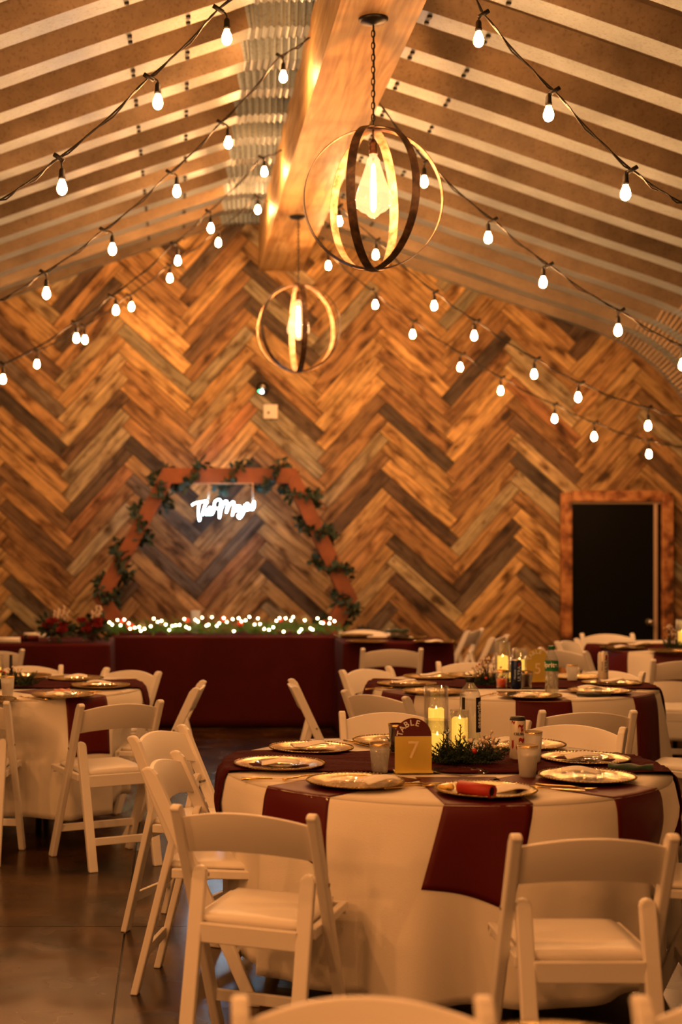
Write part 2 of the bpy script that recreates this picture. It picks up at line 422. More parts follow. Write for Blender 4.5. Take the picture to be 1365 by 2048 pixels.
# boxed ridge beam
BX0, BX1, BZ0, BZ1 = .775, 1.18, 4.12, 4.60
b = MB(); b.sm = False
segs = [-3, 1.9, 5.2, 9.55, 12.6, WALL_Y-.02]
for a, c in zip(segs, segs[1:]):
    b.box(((BX0+BX1)/2, (a+c)/2, BZ0+.012), (BX1-BX0-.004, c-a-.003, .024))
segs = [-3, 3.2, 7.4, 11.3, WALL_Y-.02]
for a, c in zip(segs, segs[1:]):
    for X in (BX0+.012, BX1-.012): b.box((X, (a+c)/2, (BZ0+BZ1)/2), (.024, c-a-.003, BZ1-BZ0))
beam = b.build('trim_1', M['beam']); struct(beam); beam['label'] = 'long boxed pine ridge beam under the arched roof'

# door in torched frame
def wx(px): return (px-CX)/SW
def wz(py): return H+(CY-py)/SW
dx0, dx1, dt = wx(1139), wx(1318), wz(1008)
yd = WALL_Y-.02
door = empty('door_1', ((dx0+dx1)/2, yd-.02, 0)); struct(door)
door['label'] = 'plain black door in a torched pine frame'
ox = (dx0+dx1)/2
def dpart(name, m, x0, x1, z0, z1, y0, y1, bev=.004):
    q = MB(); q.sm = False; q.box(((x0+x1)/2-ox, (y0+y1)/2-(yd-.02), (z0+z1)/2), (x1-x0, y1-y0, z1-z0)); return q.build(name, m, door, bevel=bev)
dpart('door_panel', M['door'], dx0, wx(1304), .01, dt, yd-.045, yd-.005)
dpart('jamb', M['jamb'], wx(1304), wx(1311), 0, dt, yd-.06, yd-.002)
dpart('jamb', M['door'], wx(1311), dx1, 0, dt, yd-.05, yd-.002)
dpart('jamb', M['jamb'], dx0, dx1, dt, dt+.02, yd-.06, yd-.002)
q = MB(); q.sm = False
fw = .105
q.box((dx0-ox-fw/2, -.055, (dt+fw)/2), (fw, .06, dt+fw)); q.box((dx1-ox+fw/2, -.055, (dt+fw)/2), (fw, .06, dt+fw))
q.box((0, -.055, dt+fw/2+.02), (dx1-dx0-.002, .06, fw))
q.build('door_frame', M['burnt'], door, bevel=.008)
q = MB(); q.sweep([(0, 0, 0), (0, -.05, 0)], .011); q.ball((0, -.065, 0), .028, 14, 8); q.sweep([(0, .002, 0), (0, -.006, 0)], .03, 16)
q.build('door_knob', M['steel'], door, loc=(wx(1293)-ox, -.028, wz(1243)))
# little bolt above the knob on the jamb
q = MB(); q.sweep([(0, 0, 0), (0, -.02, 0)], .014); q.build('latch', M['steel'], door, loc=(wx(1299)-ox, -.028, wz(1248)))

# ------------------------------------------------------------------ chairs
def make_chair():
    root = empty('folding_chair')
    PX, T = .2080, .030      # post centre, post thickness
    def py(z): return .15-.37*z/.79
    for s in (-1, 1):
        m = MB(); m.sm = False
        hw = .0245; poly = []
        z0, z1 = 0, .768
        poly = [(py(z0)-hw, z0), (py(z0)+hw, z0), (py(z1)+hw, z1)]
        for k in range(1, 8): a = PI*k/8; poly.append((py(z1+.02)+hw*math.cos(a), z1+.003+.020*math.sin(a)))
        poly.append((py(z1)-hw, z1))
        m.prism(poly, s*PX-T/2, s*PX+T/2, 'x'); m.build('leg', M['chair'], root, bevel=.006)
    for s in (-1, 1):
        m = MB(); X = s*.168; w_ = .045
        zt = .595; yt = py(zt)+.004; yb = -.275; hd = .013
        # seen from behind: a flat leg with rounded top
        n = 6; pts = [(-w_/2, 0), (w_/2, 0), (w_/2, zt-.02)]+[(w_/2*math.cos(PI*k/n), zt-.02+.022*math.sin(PI*k/n)) for k in range(1, n)]+[(-w_/2, zt-.02)]
        def sk(z): return yb+(yt-yb)*z/zt
        N_ = len(pts); P = [(X+p[0], sk(p[1])-hd, p[1]) for p in pts]+[(X+p[0], sk(p[1])+hd, p[1]) for p in pts]
        m.faces(P, [tuple(range(N_)), tuple(reversed(range(N_, 2*N_)))]+[(i, (i+1) % N_, (i+1) % N_+N_, i+N_) for i in range(N_)], False)
        m.build('leg', M['chair'], root, bevel=.005)
    # backrest: crowned, bowed panel
    m = MB(); n = 16; rows = []
    for i in range(n+1):
        u = -1+2*i/n; x = u*(PX-T/2+.004); bow = -.028*(1-u*u); cr = .030*(1-u*u)
        zt = .752+cr; zb = .640+cr*.60
        yt_, yb_ = py(zt)+bow, py(zb)+bow
        rows.append([(x, yb_-.008, zb), (x, yt_-.008, zt), (x, yt_+.008, zt), (x, yb_+.008, zb)])
    V = [p for r in rows for p in r]; fs = []
    for i in range(n):
        for k in range(4): fs.append((4*i+k, 4*i+(k+1) % 4, 4*i+4+(k+1) % 4, 4*i+4+k))
    fs += [(0, 1, 2, 3), (4*n+3, 4*n+2, 4*n+1, 4*n)]
    m.faces(V, fs, True); m.build('backrest', M['chair'], root, bevel=.004)
    # seat frame: rails
    m = MB(); m.sm = False
    for s in (-1, 1):
        X = s*.188 if False else s*.182
        m.prism([(-.14, .41), (.205, .422), (.205, .448), (-.14, .443)], X-.012, X+.012, 'x')
    m.box((0, .20, .428), (.388, .026, .036)); 
    m.build('seat_frame', M['chair'], root, bevel=.004)
    m = MB(); m.sm = False; m.box((0, -.172, .410), (.300, .02, .058)); m.build('back_rail', M['chair'], root, bevel=.004)
    # padded seat
    m = MB(); nx, ny = 10, 10; V = []; hx, y0, y1 = .165, -.165, .185
    def zb(y_): return .447+(y_-y0)*.02
    for top in (1, 0):
        for j in range(ny+1):
            for i in range(nx+1):
                u, v = -1+2*i/nx, -1+2*j/ny
                e = (1-abs(u)**5)*(1-abs(v)**5)
                uu = u*(1-.05*abs(v)**6); vv = v*(1-.04*abs(u)**6)
                x = uu*hx; yy = (y0+y1)/2+vv*(y1-y0)/2
                V.append((x, yy, zb(yy)+(.010+.009*e if top else -.008)))
    fs = []; o_ = (nx+1)*(ny+1)
    for j in range(ny):
        for i in range(nx):
            a = j*(nx+1)+i; fs.append((a, a+1, a+nx+2, a+nx+1)); fs.append((a+o_, a+nx+1+o_, a+nx+2+o_, a+1+o_))
    edge = [i for i in range(nx+1)]+[j*(nx+1)+nx for j in range(1, ny+1)]+[ny*(nx+1)+i for i in range(nx-1, -1, -1)]+[j*(nx+1) for j in range(ny-1, 0, -1)]
    for k in range(len(edge)):
        a, b_ = edge[k], edge[(k+1) % len(edge)]; fs.append((a, a+o_, b_+o_, b_))
    m.faces(V, fs, True); m.build('seat', M['pad'], root)
    # stretchers
    m = MB(); m.sm = False; m.box((0, -.247, .135), (.30, .016, .036)); m.build('stretcher', M['chair'], root, bevel=.003)
    m = MB(); m.sm = False; m.box((0, py(.15), .15), (.39, .016, .036)); m.build('stretcher', M['chair'], root, bevel=.003)
    for s in (-1, 1):
        m = MB(); m.sweep([(s*.150, py(.545)+.002, .565), (s*(PX+T/2+.003), py(.545)+.002, .565)], .006, 8)
        m.build('hinge_bolt', M['bolt'], root)
    return root
proto = make_chair(); first = [True]
CH = []      # footprints
def chair(bx, by, a, label, group=None):
    """bx,by: where the top of the back stands; a: heading in degrees, 0 = away from the camera, 90 = to the right"""
    r = math.radians(a); d = (math.sin(r), math.cos(r))
    o = proto if first[0] else copy_tree(proto)
    first[0] = False
    o.location = (bx+.22*d[0], by+.22*d[1], 0); o.rotation_euler = (0, 0, -r)
    tag(o, label, 'chair', group or 'white folding chairs')
    CH.append((o.location.x, o.location.y, -r))
    return o

T1, T2, TL, T3, T0 = (.945, 5.36), (1.845, 8.3), (-.97, 8.3), (3.90, 11.3), (.72, 1.66)
chair(.19, 4.33, 22, 'white folding chair front left of the nearest table, angled right, its seat showing')
chair(1.105, 3.97, 0, 'white folding chair seen square from behind at lower right of the nearest table')
chair(.315, 2.56, 180, 'blurred white folding chair back cut by the bottom edge, the wider visible one')
chair(1.0, 2.56, 180, 'blurred white chair back at the bottom right corner of the photo')
chair(-.08, 6.13, 118, 'white folding chair left of the nearest table, the farther of the overlapping pair')
chair(-.055, 5.33, 103, 'white folding chair left of the nearest table, the nearer of the overlapping pair')
chair(.955, 6.80, 180, 'white folding chair facing the camera behind the candles and table number sign')
chair(1.68, 6.34, -146, 'white folding chair facing left behind the slim can on the nearest table')
chair(1.874, 6.84, 0, 'white folding chair seen from behind in front of the middle right table')
chair(1.99, 4.93, -82, 'white folding chair at the right edge beside the nearest table, mostly cut off')
chair(3.30, 9.72, 5, 'white folding chair seen from behind before the far right table, by the edge')
chair(2.74, 7.28, -60, 'white folding chair at the right edge with its pale seat beside the middle right table')
chair(-.27, 7.19, -26, 'white folding chair from behind at the left table, a burgundy napkin beyond it')
chair(-1.03, 7.24, 6, 'white folding chair at the left edge seen from behind at the left table')
chair(.12, 8.08, -84, 'white folding chair in side view at the right of the left table, facing left')
chair(-.27, 8.98, -140, 'white folding chair at the back right of the left table before the burgundy head table')
chair(-.93, 9.30, 180, 'white folding chair facing the camera behind the left table greenery')
chair(-1.29, 10.55, -25, 'white folding chair far left before the left burgundy table')
chair(.63, 8.17, 92, 'white folding chair in side view facing right, alone before the head table')
chair(1.14, 9.08, 139, 'white folding chair at the back left of the middle right table')
chair(1.00, 7.60, 50, 'white folding chair front left of the middle right table, its back to us')
chair(1.87, 9.55, 180, 'white folding chair facing the camera behind the middle right table centrepiece')
chair(2.58, 8.95, -138, 'white folding chair behind the white can on the middle right table')
chair(3.02, 11.62, 125, 'white folding chair left of the far right table, the farther of two')
chair(2.73, 10.62, 57, 'white folding chair behind the green capped bottle, nearer one left of far right table')
chair(3.56, 12.42, 180, 'white folding chair facing the camera right in front of the black door')
chair(2.58, 12.98, -62, 'tilted white folding chair right of the right burgundy table, farther of two')
chair(2.60, 12.08, -62, 'tilted white folding chair right of the right burgundy table, nearer of two')
chair(1.535, 10.72, 0, 'white folding chair seen from behind in front of the right burgundy table')
chair(1.62, 13.0, 180, 'white folding chair behind the right burgundy table, beside the lit garland')

# ------------------------------------------------------------------ round tables, cloths, napkins
ZT = .755; R = .785
def limits(c):
    """how far out the cloth may hang below seat height before it meets a chair"""
    n = 360; lim = [9.0]*n
    for k in range(n):
        a = 2*PI*k/n
        for (x, y, rz) in CH:
            if (x-c[0])**2+(y-c[1])**2 > 2.2: continue
            rr = .42
            while rr < .95:
                wxp, wyp = c[0]+rr*math.cos(a)-x, c[1]+rr*math.sin(a)-y
                lx = wxp*math.cos(-rz)-wyp*math.sin(-rz); ly = wxp*math.sin(-rz)+wyp*math.cos(-rz)
                if abs(lx) < .235 and -.3 < ly < .235: lim[k] = min(lim[k], max(rr-.012, R-.02 if c is T1 else .42)); break
                rr += .006
    out = []
    for k in range(n): out.append(min(lim[(k+d) % n]+abs(d)*.016 for d in range(-25, 26)))
    return out
class Cloth:
    def __init__(s, c, seed):
        s.c = c; s.lim = limits(c); r = random.Random(seed)
        s.w = [(n, r.uniform(0, 6.28), r.uniform(.5, 1)) for n in (7, 11, 13, 17)]
    def r(s, a, t):
        """radius at angle a after hanging down t"""
        wv = sum(am*math.cos(n*a+ph) for n, ph, am in s.w)/2.6
        rr = R+.012*(1-math.exp(-t/.03))+(.034*t/.6)*(1+1.9*wv)*min(1, t/.1)
        k = (a % (2*PI))/(2*PI)*360; i = int(k) % 360; fr = k-int(k)
        L_ = s.lim[i]*(1-fr)+s.lim[(i+1) % 360]*fr
        z = ZT-t; f = min(1, max(0, (.68-z)/.2)); f = f*f*(3-2*f)
        if L_ < rr: rr = rr+(L_-rr)*f
        return rr
    def pos(s, px, py_, off=0):
        """flat cloth coordinates relative to the table centre -> draped 3D point"""
        rho = math.hypot(px, py_); a = math.atan2(py_, px)
        return s.drop(a, rho-R, off) if rho > R else Vector((s.c[0]+px, s.c[1]+py_, ZT+off))
    def drop(s, a, e, off=0):
        rf = .022
        if e < rf*PI/2:
            th = e/rf; rr = R-.010+rf*math.sin(th)*.55+off*math.sin(th); z = ZT-rf*(1-math.cos(th))+off*math.cos(th)
        else:
            t = e-rf*PI/2+rf; rr = s.r(a, t)-.002+off; z = ZT-t
        return Vector((s.c[0]+rr*math.cos(a), s.c[1]+rr*math.sin(a), z))
    def mesh(s, hang=.64):
        m = MB(); n = 240; V = []; es = [-.785+.0001, -.4, -.1, -.001, .008, .017, .026, .035]+[.05+.03*i for i in range(int((hang-.05)/.03)+1)]
        for e in es:
            for k in range(n):
                a = 2*PI*k/n
                V.append(Vector((s.c[0]+(R+e)*math.cos(a), s.c[1]+(R+e)*math.sin(a), ZT)) if e < 0 else s.drop(a, e))
        fs = [tuple(range(n))]
        for i in range(len(es)-1):
            for k in range(n): fs.append((i*n+k, i*n+(k+1) % n, (i+1)*n+(k+1) % n, (i+1)*n+k))
        m.faces(V, fs, True); return m
    def strip(s, th, off_, w_, L0, L1, skew=0, lift=.004, rough=0, dq=14, seed=0, slant=0):
        """cloth strip along direction th, sideways offset off_, from p=L0 to p=L1"""
        m = MB(); rr = random.Random(seed); e = Vector((math.cos(th), math.sin(th))); n_ = Vector((-e.y, e.x))
        nP = int((L1-L0)/.02)+1; V = []
        ph = [rr.uniform(0, 6) for _ in range(4)]
        for i in range(nP+1):
            for j in range(dq+1):
                q = off_+w_*(j/dq-.5); p = L0+(L1+slant*(q-off_)-L0)*i/nP
                rf_ = rough*(math.sin(j*1.9+ph[0]+p*9)*.5+math.sin(j*.9+ph[1]-p*5)*.5)
                p0 = math.sqrt(max(.0004, R*R-q*q))
                if abs(p) <= p0:
                    v = Vector((s.c[0]+e.x*p+n_.x*q, s.c[1]+e.y*p+n_.y*q, ZT+lift+abs(rf_)))
                else:
                    sg = 1 if p > 0 else -1; ex = abs(p)-p0
                    qq = q+skew*ex*sg; p1 = math.sqrt(max(.01, R*R-qq*qq)) if abs(qq) < R else .1
                    a = math.atan2(e.y*p1*sg+n_.y*qq, e.x*p1*sg+n_.x*qq)
                    v = s.drop(a, ex, lift+abs(rf_))
                V.append(v)
        fs = [(i*(dq+1)+j, i*(dq+1)+j+1, (i+1)*(dq+1)+j+1, (i+1)*(dq+1)+j) for i in range(nP) for j in range(dq)]
        m.faces(V, fs, True); return m
def solid(o, t=.0015):
    q = o.modifiers.new('solid', 'SOLIDIFY'); q.thickness = t; q.offset = 1; return o

def make_table():
    root = empty('round_table')
    m = MB(); m.lathe([(0, .715), (.745, .715), (.757, .722), (.757, .745), (.75, .75), (0, .75)], 64); m.build('tabletop', M['tabletop'], root)
    for k in range(4):
        a = PI/4+k*PI/2; x, y = .33*math.cos(a), .33*math.sin(a)
        m = MB(); m.sweep([(x, y, .716), (x*.95, y*.95, 0)], .016, 10); m.build('leg', M['legmetal'], root)
    m = MB()
    for sy in (-1, 1): m.sweep([(-.23, sy*.23, .2), (.23, sy*.23, .2)], .012, 8)
    m.build('leg_brace', M['legmetal'], root)
    return root
tp = make_table(); tabs = []
cl = {}
for i, (nm, c, seed, txt) in enumerate((('near', T1, 3, 'nearest full table'), ('right', T2, 5, 'middle right table'), ('left', TL, 8, 'left table'), ('far', T3, 11, 'far right table'), ('front', T0, 13, 'foreground table at the bottom edge'))):
    t = tp if i == 0 else copy_tree(tp); t.location = (c[0], c[1], 0); tabs.append(t)
    tag(t, 'round folding table hidden under the ivory cloth of the '+txt, 'table', 'round guest tables')
    K = Cloth(c, seed); cl[nm] = K
    o = K.mesh(.63).build('tablecloth', M['cloth']); solid(o)
    tag(o, 'ivory floor-length tablecloth draped over the '+txt, 'tablecloth', 'ivory tablecloths')

def napkin(nm, px, py_, w_, inner, outer, label, skew=0, mt='burg', turn=0, slant=0):
    """napkin laid under a charger and hanging radially over the table edge"""
    K = cl[nm]; x, y = onz(px, py_, ZT); v = Vector((x-K.c[0], y-K.c[1])); th = math.atan2(v.y, v.x)+math.radians(turn)
    o = K.strip(th, 0, w_, inner, R+outer, skew, lift=.0035, slant=slant).build('napkin', M[mt]); solid(o, .001)
    return tag(o, label, 'napkin', 'burgundy napkins hanging over table edges')
napkin('near', 972, 1605, .275, .25, .285, 'burgundy napkin hanging from under the front charger of the nearest table', -.25, slant=.25)
napkin('near', 577, 1588, .27, .3, .19, 'burgundy napkin hanging over the front left edge of the nearest table', .0, slant=.3)
napkin('near', 1180, 1575, .27, .3, .25, 'burgundy napkin hanging over the front right edge of the nearest table')
napkin('right', 1075, 1397, .28, .3, .26, 'burgundy napkin hanging at the front of the middle right table under the bottles')
napkin('right', 1262, 1390, .26, .35, .36, 'burgundy napkin hanging at the right front of the middle right table')
napkin('right', 838, 1384, .28, .35, .26, 'burgundy napkin hanging at the left of the middle right table, behind candles')
napkin('left', 185, 1397, .26, .3, .30, 'burgundy napkin hanging at the front right of the left table')
napkin('far', 1208, 1302, .27, .3, .22, 'burgundy napkin hanging at the left edge of the far right table')
napkin('far', 1345, 1309, .27, .3, .20, 'burgundy napkin hanging at the front of the far right table')
def runner(nm, th, off_, w_, l0, l1, label, seed):
    o = cl[nm].strip(math.radians(th), off_, w_, -R-l0, R+l1, 0, lift=.0085, rough=.008, dq=24, seed=seed).build('table_runner', M['gauze']); solid(o, .001)
    return tag(o, label, 'table runner', 'burgundy gauze runners')
runner('near', -2, .07, .50, .20, .26, 'burgundy gauze runner across the nearest full table under the candles', 1)
runner('right', -3, .05, .46, .14, .38, 'burgundy gauze runner across the middle right table', 2)
runner('left', 3, .02, .44, .2, .14, 'burgundy gauze runner across the left table', 3)
runner('far', 0, 0, .44, .16, .2, 'burgundy gauze runner across the far right table', 4)

# ------------------------------------------------------------------ head table
def box_table(x0, x1, y0, y1, label, seed, hem=.012):
    m = MB(); rr = random.Random(seed); V = []; 
    per = []; st = .02; rc = .03
    def edge(a, b):
        n = max(1, int((Vector(b)-Vector(a)).length/st)); return [Vector(a).lerp(Vector(b), k/n) for k in range(n)]
    pts = edge((x0+rc, y0), (x1-rc, y0))+[Vector((x1-rc+rc*math.sin(t), y0+rc-rc*math.cos(t))) for t in (0, .4, .8, 1.2)]
    pts += edge((x1, y0+rc), (x1, y1-rc))+[Vector((x1-rc+rc*math.cos(t), y1-rc+rc*math.sin(t))) for t in (0, .4, .8, 1.2)]
    pts += edge((x1-rc, y1), (x0+rc, y1))+[Vector((x0+rc-rc*math.sin(t), y1-rc+rc*math.cos(t))) for t in (0, .4, .8, 1.2)]
    pts += edge((x0, y1-rc), (x0, y0+rc))+[Vector((x0+rc-rc*math.cos(t), y0+rc-rc*math.sin(t))) for t in (0, .4, .8, 1.2)]
    cx, cy = (x0+x1)/2, (y0+y1)/2; n = len(pts); zs = [ZT, ZT-.006, ZT-.02]+[ZT-.05-.045*i for i in range(15)]+[hem]
    ph = rr.uniform(0, 6); hx, hy = (x1-x0)/2, (y1-y0)/2
    for zi, z in enumerate(zs):
        t = (ZT-z)/ZT
        for k, p in enumerate(pts):
            s_ = k*st; wv = .5*math.sin(s_*19+ph)+.35*math.sin(s_*33+ph*2)+.3*math.sin(s_*9+1)
            o_ = -.008 if zi == 0 else .0
            corner = max(0, 1-min(abs(abs(p.x-cx)-hx)+abs(abs(p.y-cy)-hy), .25)/.25)
            amt = o_+t*(.012+.012*wv+.03*corner)
            d = Vector(((p.x-cx)/hx, (p.y-cy)/hy)); mx = max(abs(d.x), abs(d.y))
            nn = Vector((math.copysign(1, d.x) if abs(d.x) > .97 else 0, math.copysign(1, d.y) if abs(d.y) > .93 else 0))
            if nn.length: nn.normalize()
            V.append((p.x+nn.x*amt, p.y+nn.y*amt, z))
    fs = [tuple(range(n))]
    for i in range(len(zs)-1):
        for k in range(n): fs.append((i*n+k, i*n+(k+1) % n, (i+1)*n+(k+1) % n, (i+1)*n+k))
    m.faces(V, fs, True); o = m.build('tablecloth', M['burgdull']); solid(o)
    tag(o, 'burgundy cloth over the '+label, 'tablecloth', 'burgundy tablecloths')
    t = empty('folding_table', (cx, cy, 0)); tag(t, 'rectangular folding table under burgundy cloth, '+label, 'table', 'head tables')
    q = MB(); q.sm = False; q.box((0, 0, .73), (x1-x0-.03, y1-y0-.03, .04)); q.build('tabletop', M['tabletop'], t)
    for sx in (-1, 1):
        for sy in (-1, 1):
            q = MB(); q.sweep([(sx*(hx-.2), sy*(hy-.1), .71), (sx*(hx-.2), sy*(hy-.1), 0)], .014); q.build('leg', M['legmetal'], t)
box_table(-.555, 1.335, 12.5, 13.22, 'centre head table carrying the lit garland', 1)
box_table(-2.35, -.52, 11.55, 12.42, 'left wing of the head table carrying the bouquets', 2)
box_table(1.305, 2.17, 11.75, 12.44, 'right wing of the head table', 3)

# ------------------------------------------------------------------ hexagon arch, garland, neon sign
def hexagon():
    y0 = 13.62; s = F/y0
    def q(px, py): return Vector(((px-CX)/s, y0, H+(CY-py)/s))
    # centre line of the boards
    tl, tr = q(335, 952), q(583, 952); ml, mr = q(203, 1195), q(697, 1195)
    bl = Vector((tl.x, y0, .075)); br = Vector((tr.x, y0, .075))
    P = [tl, tr, mr, br, bl, ml]
    root = empty('hexagon_arch', ((tl.x+tr.x)/2, y0, 0)); tag(root, 'reddish wooden hexagon arch standing before the plank wall behind the head table', 'arch')
    cen = sum(P, Vector())/6
    for k in range(6):
        a, b_ = P[k], P[(k+1) % 6]; hw = .07
        def io(p, sg):
            v = p-cen; v.y = 0; return p+v.normalized()*sg*hw/math.cos(math.radians(28))
        pts = [io(a, 1), io(b_, 1), io(b_, -1), io(a, -1)]
        m = MB(); m.sm = False
        poly = [(p.x-root.location.x, max(p.z, 0)) for p in pts]
        m.prism(poly, -.07, .07, 'y'); m.build('frame_board', M['redwood'], root, bevel=.004)
    return P, y0
HP, HY = hexagon()
def leaf(m, p, d, ln, wd, rr):
    d = d.normalized(); s_ = d.cross(Vector((rr.uniform(-1, 1), rr.uniform(-1, 1), rr.uniform(-1, 1)))); s_.normalize(); n_ = d.cross(s_)
    V = [p, p+d*ln*.3+s_*wd*.42+n_*wd*.12, p+d*ln*.7+s_*wd*.40+n_*wd*.1, p+d*ln, p+d*ln*.7-s_*wd*.40+n_*wd*.1, p+d*ln*.3-s_*wd*.42+n_*wd*.12, p+d*ln*.35, p+d*ln*.7]
    m.faces(V, [(0, 1, 6), (1, 2, 7, 6), (2, 3, 7), (0, 6, 5), (6, 7, 4, 5), (7, 3, 4)], False)
def ivy():
    rr = random.Random(5); path = [HP[4], HP[5], HP[0], HP[1], HP[2], HP[3]]
    root = empty('leaf_garland', (HP[0].x, HY, 2.1)); tag(root, 'dark green leaf garland spiralled around the hexagon arch', 'garland')
    off = Vector(root.location)
    m = MB(); v = MB(); turn = 0; pts = []
    for a, b_ in zip(path, path[1:]):
        L_ = (b_-a).length; n = int(L_/.012); t = (b_-a).normalized(); s_ = Vector((t.z, 0, -t.x)); yv = Vector((0, 1, 0))
        for k in range(n):
            turn += .012/.36*2*PI
            p = a.lerp(b_, k/n)+(s_*math.cos(turn)-yv*math.sin(turn))*.108
            pts.append(p-off)
            for _ in range(4):
                d = Vector((rr.gauss(0, 1), rr.gauss(0, .8), rr.gauss(-.1, 1))); jj = Vector((rr.gauss(0, .018), rr.gauss(0, .012), rr.gauss(0, .018)))
                if d.length > .2 and rr.random() < .8: leaf(m, p-off+jj, d, rr.uniform(.06, .10), rr.uniform(.035, .055), rr)
    v.sweep(pts[::3], .005, 6)
    o = m.build('foliage', M['ivy'], root, fixn=False); o['kind'] = 'stuff'
    v.build('vine', M['twig'], root)
ivy()

def neon():
    y0 = 13.50; s = F/y0; cx, cz = 449, 1022
    root = empty('neon_sign', ((cx-CX)/s, y0, H+(CY-cz)/s)); tag(root, 'glowing white script neon sign hanging inside the hexagon arch', 'sign')
    # strokes in image pixels, hand drawn after the photograph: The Mayes
    St = [
     [(384, 1010), (392, 1006), (402, 1004), (414, 1002)],
     [(399, 1005), (397, 1018), (397, 1030), (399, 1041), (401, 1036)],
     [(415, 1004), (409, 1014), (405, 1030), (409, 1022), (413, 1022), (413, 1030)],
     [(416, 1026), (423, 1020), (421, 1015), (416, 1020), (417, 1028), (424, 1028), (428, 1022)],
     [(436, 1018), (429, 1014), (430, 1004), (437, 999), (442, 1003), (440, 1016), (439, 1036), (442, 1022), (447, 1008), (453, 1002), (455, 1010), (453, 1025), (457, 1014), (463, 1006), (468, 1005), (467, 1018), (465, 1031)],
     [(474, 1012), (469, 1013), (468, 1021), (473, 1021), (477, 1012), (477, 1021), (480, 1020)],
     [(481, 1012), (482, 1020), (487, 1019), (490, 1010), (487, 1026), (480, 1036), (476, 1032), (483, 1024), (491, 1019)],
     [(491, 1018), (497, 1012), (495, 1007), (491, 1012), (493, 1020), (500, 1018)],
     [(500, 1018), (506, 1008), (508, 1003), (509, 1012), (505, 1019), (501, 1016)],
    ]
    for k, st in enumerate(St):
        P = [Vector((x, y)) for x, y in st]; sm = catmull(P, lambda p: 1.4) if len(P) > 2 else P
        m = MB(); m.sweep([((p.x-cx)/s, -.012, (cz-p.y)/s) for p in sm], .0036, 8); m.build('letter_tube', M['neon'], root)
    m = MB(); m.sm = False; hull = [(384, 1000), (414, 996), (440, 993), (512, 998), (516, 1012), (505, 1024), (484, 1042), (436, 1041), (403, 1046), (392, 1040), (390, 1018)]
    m.prism([((x-cx)/s, (cz-y)/s) for x, y in hull], .0, .006, 'y'); m.build('acrylic_panel', M['acrylic'], root)
    m = MB()
    for x in (417, 506): m.sweep([((x-cx)/s, .003, (cz-1000)/s), ((x-cx)/s, .003, (cz-966)/s)], .007, 8)
    m.sweep([((385-cx)/s, .003, (cz-967)/s), ((506-cx)/s, .003, (cz-967)/s)], .006, 8)
    m.build('hanger', M['jamb'], root)
neon()

# items on the plank wall
def wallbox():
    o = empty('wall_plate', (wx(541), WALL_Y-.02, wz(824))); tag(o, 'square pale box cover on the plank wall below the black projector', 'wall plate')
    m = MB(); m.sm = False; m.box((0, -.012, 0), (.135, .026, .135)); m.build('cover', M['jamb2'], o, bevel=.006)
    m = MB(); m.sweep([(-.02, -.024, -.01), (-.02, -.03, -.01)], .012, 12); m.build('plug', M['blackmetal'], o)
    o = empty('laser_light', (wx(525), WALL_Y-.02, wz(778))); tag(o, 'small black laser light projector on the plank wall shining green and white', 'light')
    m = MB(); m.lathe([(0, 0), (.058, 0), (.062, .05), (.05, .07), (0, .072)], 20); m.xform(Matrix.Rotation(PI/2, 4, 'X')); m.build('housing', M['blackmetal'], o)
    m = MB(); m.ball((0, -.073, .012), .026, 12, 8); m.build('lens', M['steel'], o)
    m = MB(); m.ball((0, 0, 0), .017, 12, 8); m.build('diode', M['ledwhite'], o, loc=(-.01, -.075, -.036))
    m = MB(); m.ball((0, 0, 0), .012, 12, 8); m.build('diode', M['ledgreen'], o, loc=(-.033, -.07, -.030))
M['jamb2'] = mat('off_white_plastic', (.8, .74, .64), .5)
M['ledwhite'] = emit('laser_white', (1, .95, .9), 12); M['ledgreen'] = emit('laser_green', (.05, 1, .3), 8)
wallbox()

# ------------------------------------------------------------------ string lights
def strand(side, Y, nodes_, bulbs, start, end, label):
    s = F/Y
    def q(px, py): return Vector(((px-CX)/s, 0, H+(CY-py)/s))
    st = Vector((start[0], 0, start[1])); en = Vector((end[0], 0, end[1]))
    root = empty('string_lights', (st.x, Y, st.z)); tag(root, label, 'string lights', 'cafe string lights')
    N_ = [st]+[q(*n) for n in nodes_]+[en]
    path = []; path2 = []
    for i in range(len(N_)-1):
        a, b_ = N_[i], N_[i+1]; L_ = (b_-a).length; sag = .035*L_
        for k in range(10):
            t = k/10; p = a.lerp(b_, t)+Vector((0, 0, -sag*4*t*(1-t)))
            path.append(p-st); ph = t*2*PI*2
            path2.append(p-st+Vector((0, .006*math.cos(ph), .010*math.sin(ph)-.006*4*t*(1-t))))
    path.append(en-st); path2.append(en-st)
    m = MB(); m.sweep(path, .0042, 6); m.sweep(path2, .0036, 6); m.build('cord', M['cord'], root)
    for (n, bb) in bulbs:
        nd = q(*n)-st; b_ = q(*bb)-st
        top = b_+Vector((0, 0, .078))
        m = MB()
        m.sweep([nd, nd+Vector((0, -.004, .004)), nd.lerp(top, .5)+Vector(((top.x-nd.x)*.3, 0, .004)), top+Vector((0, 0, .012)), top], .0042, 6)
        m.sweep([nd+Vector((-.022, 0, .014 if side < 0 else -.014)), nd, nd+Vector((.022, 0, -.014 if side < 0 else .014))][::1], .010, 8)
        m.lathe([(0, .004), (.0075, .003), (.0125, -.006), (.0135, -.030), (.0155, -.034), (.0155, -.046), (0, -.046)], 14, c=top)
        sk = m.build('socket', M['black'], root)
        m = MB(); m.lathe([(.010, .034), (.012, .026), (.0185, .012), (.0225, -.004), (.0215, -.018), (.014, -.030), (.005, -.0345), (0, -.035)], 16, c=b_)
        m.build('bulb', M['bulb'], sk)
A = 'left of the beam'; 
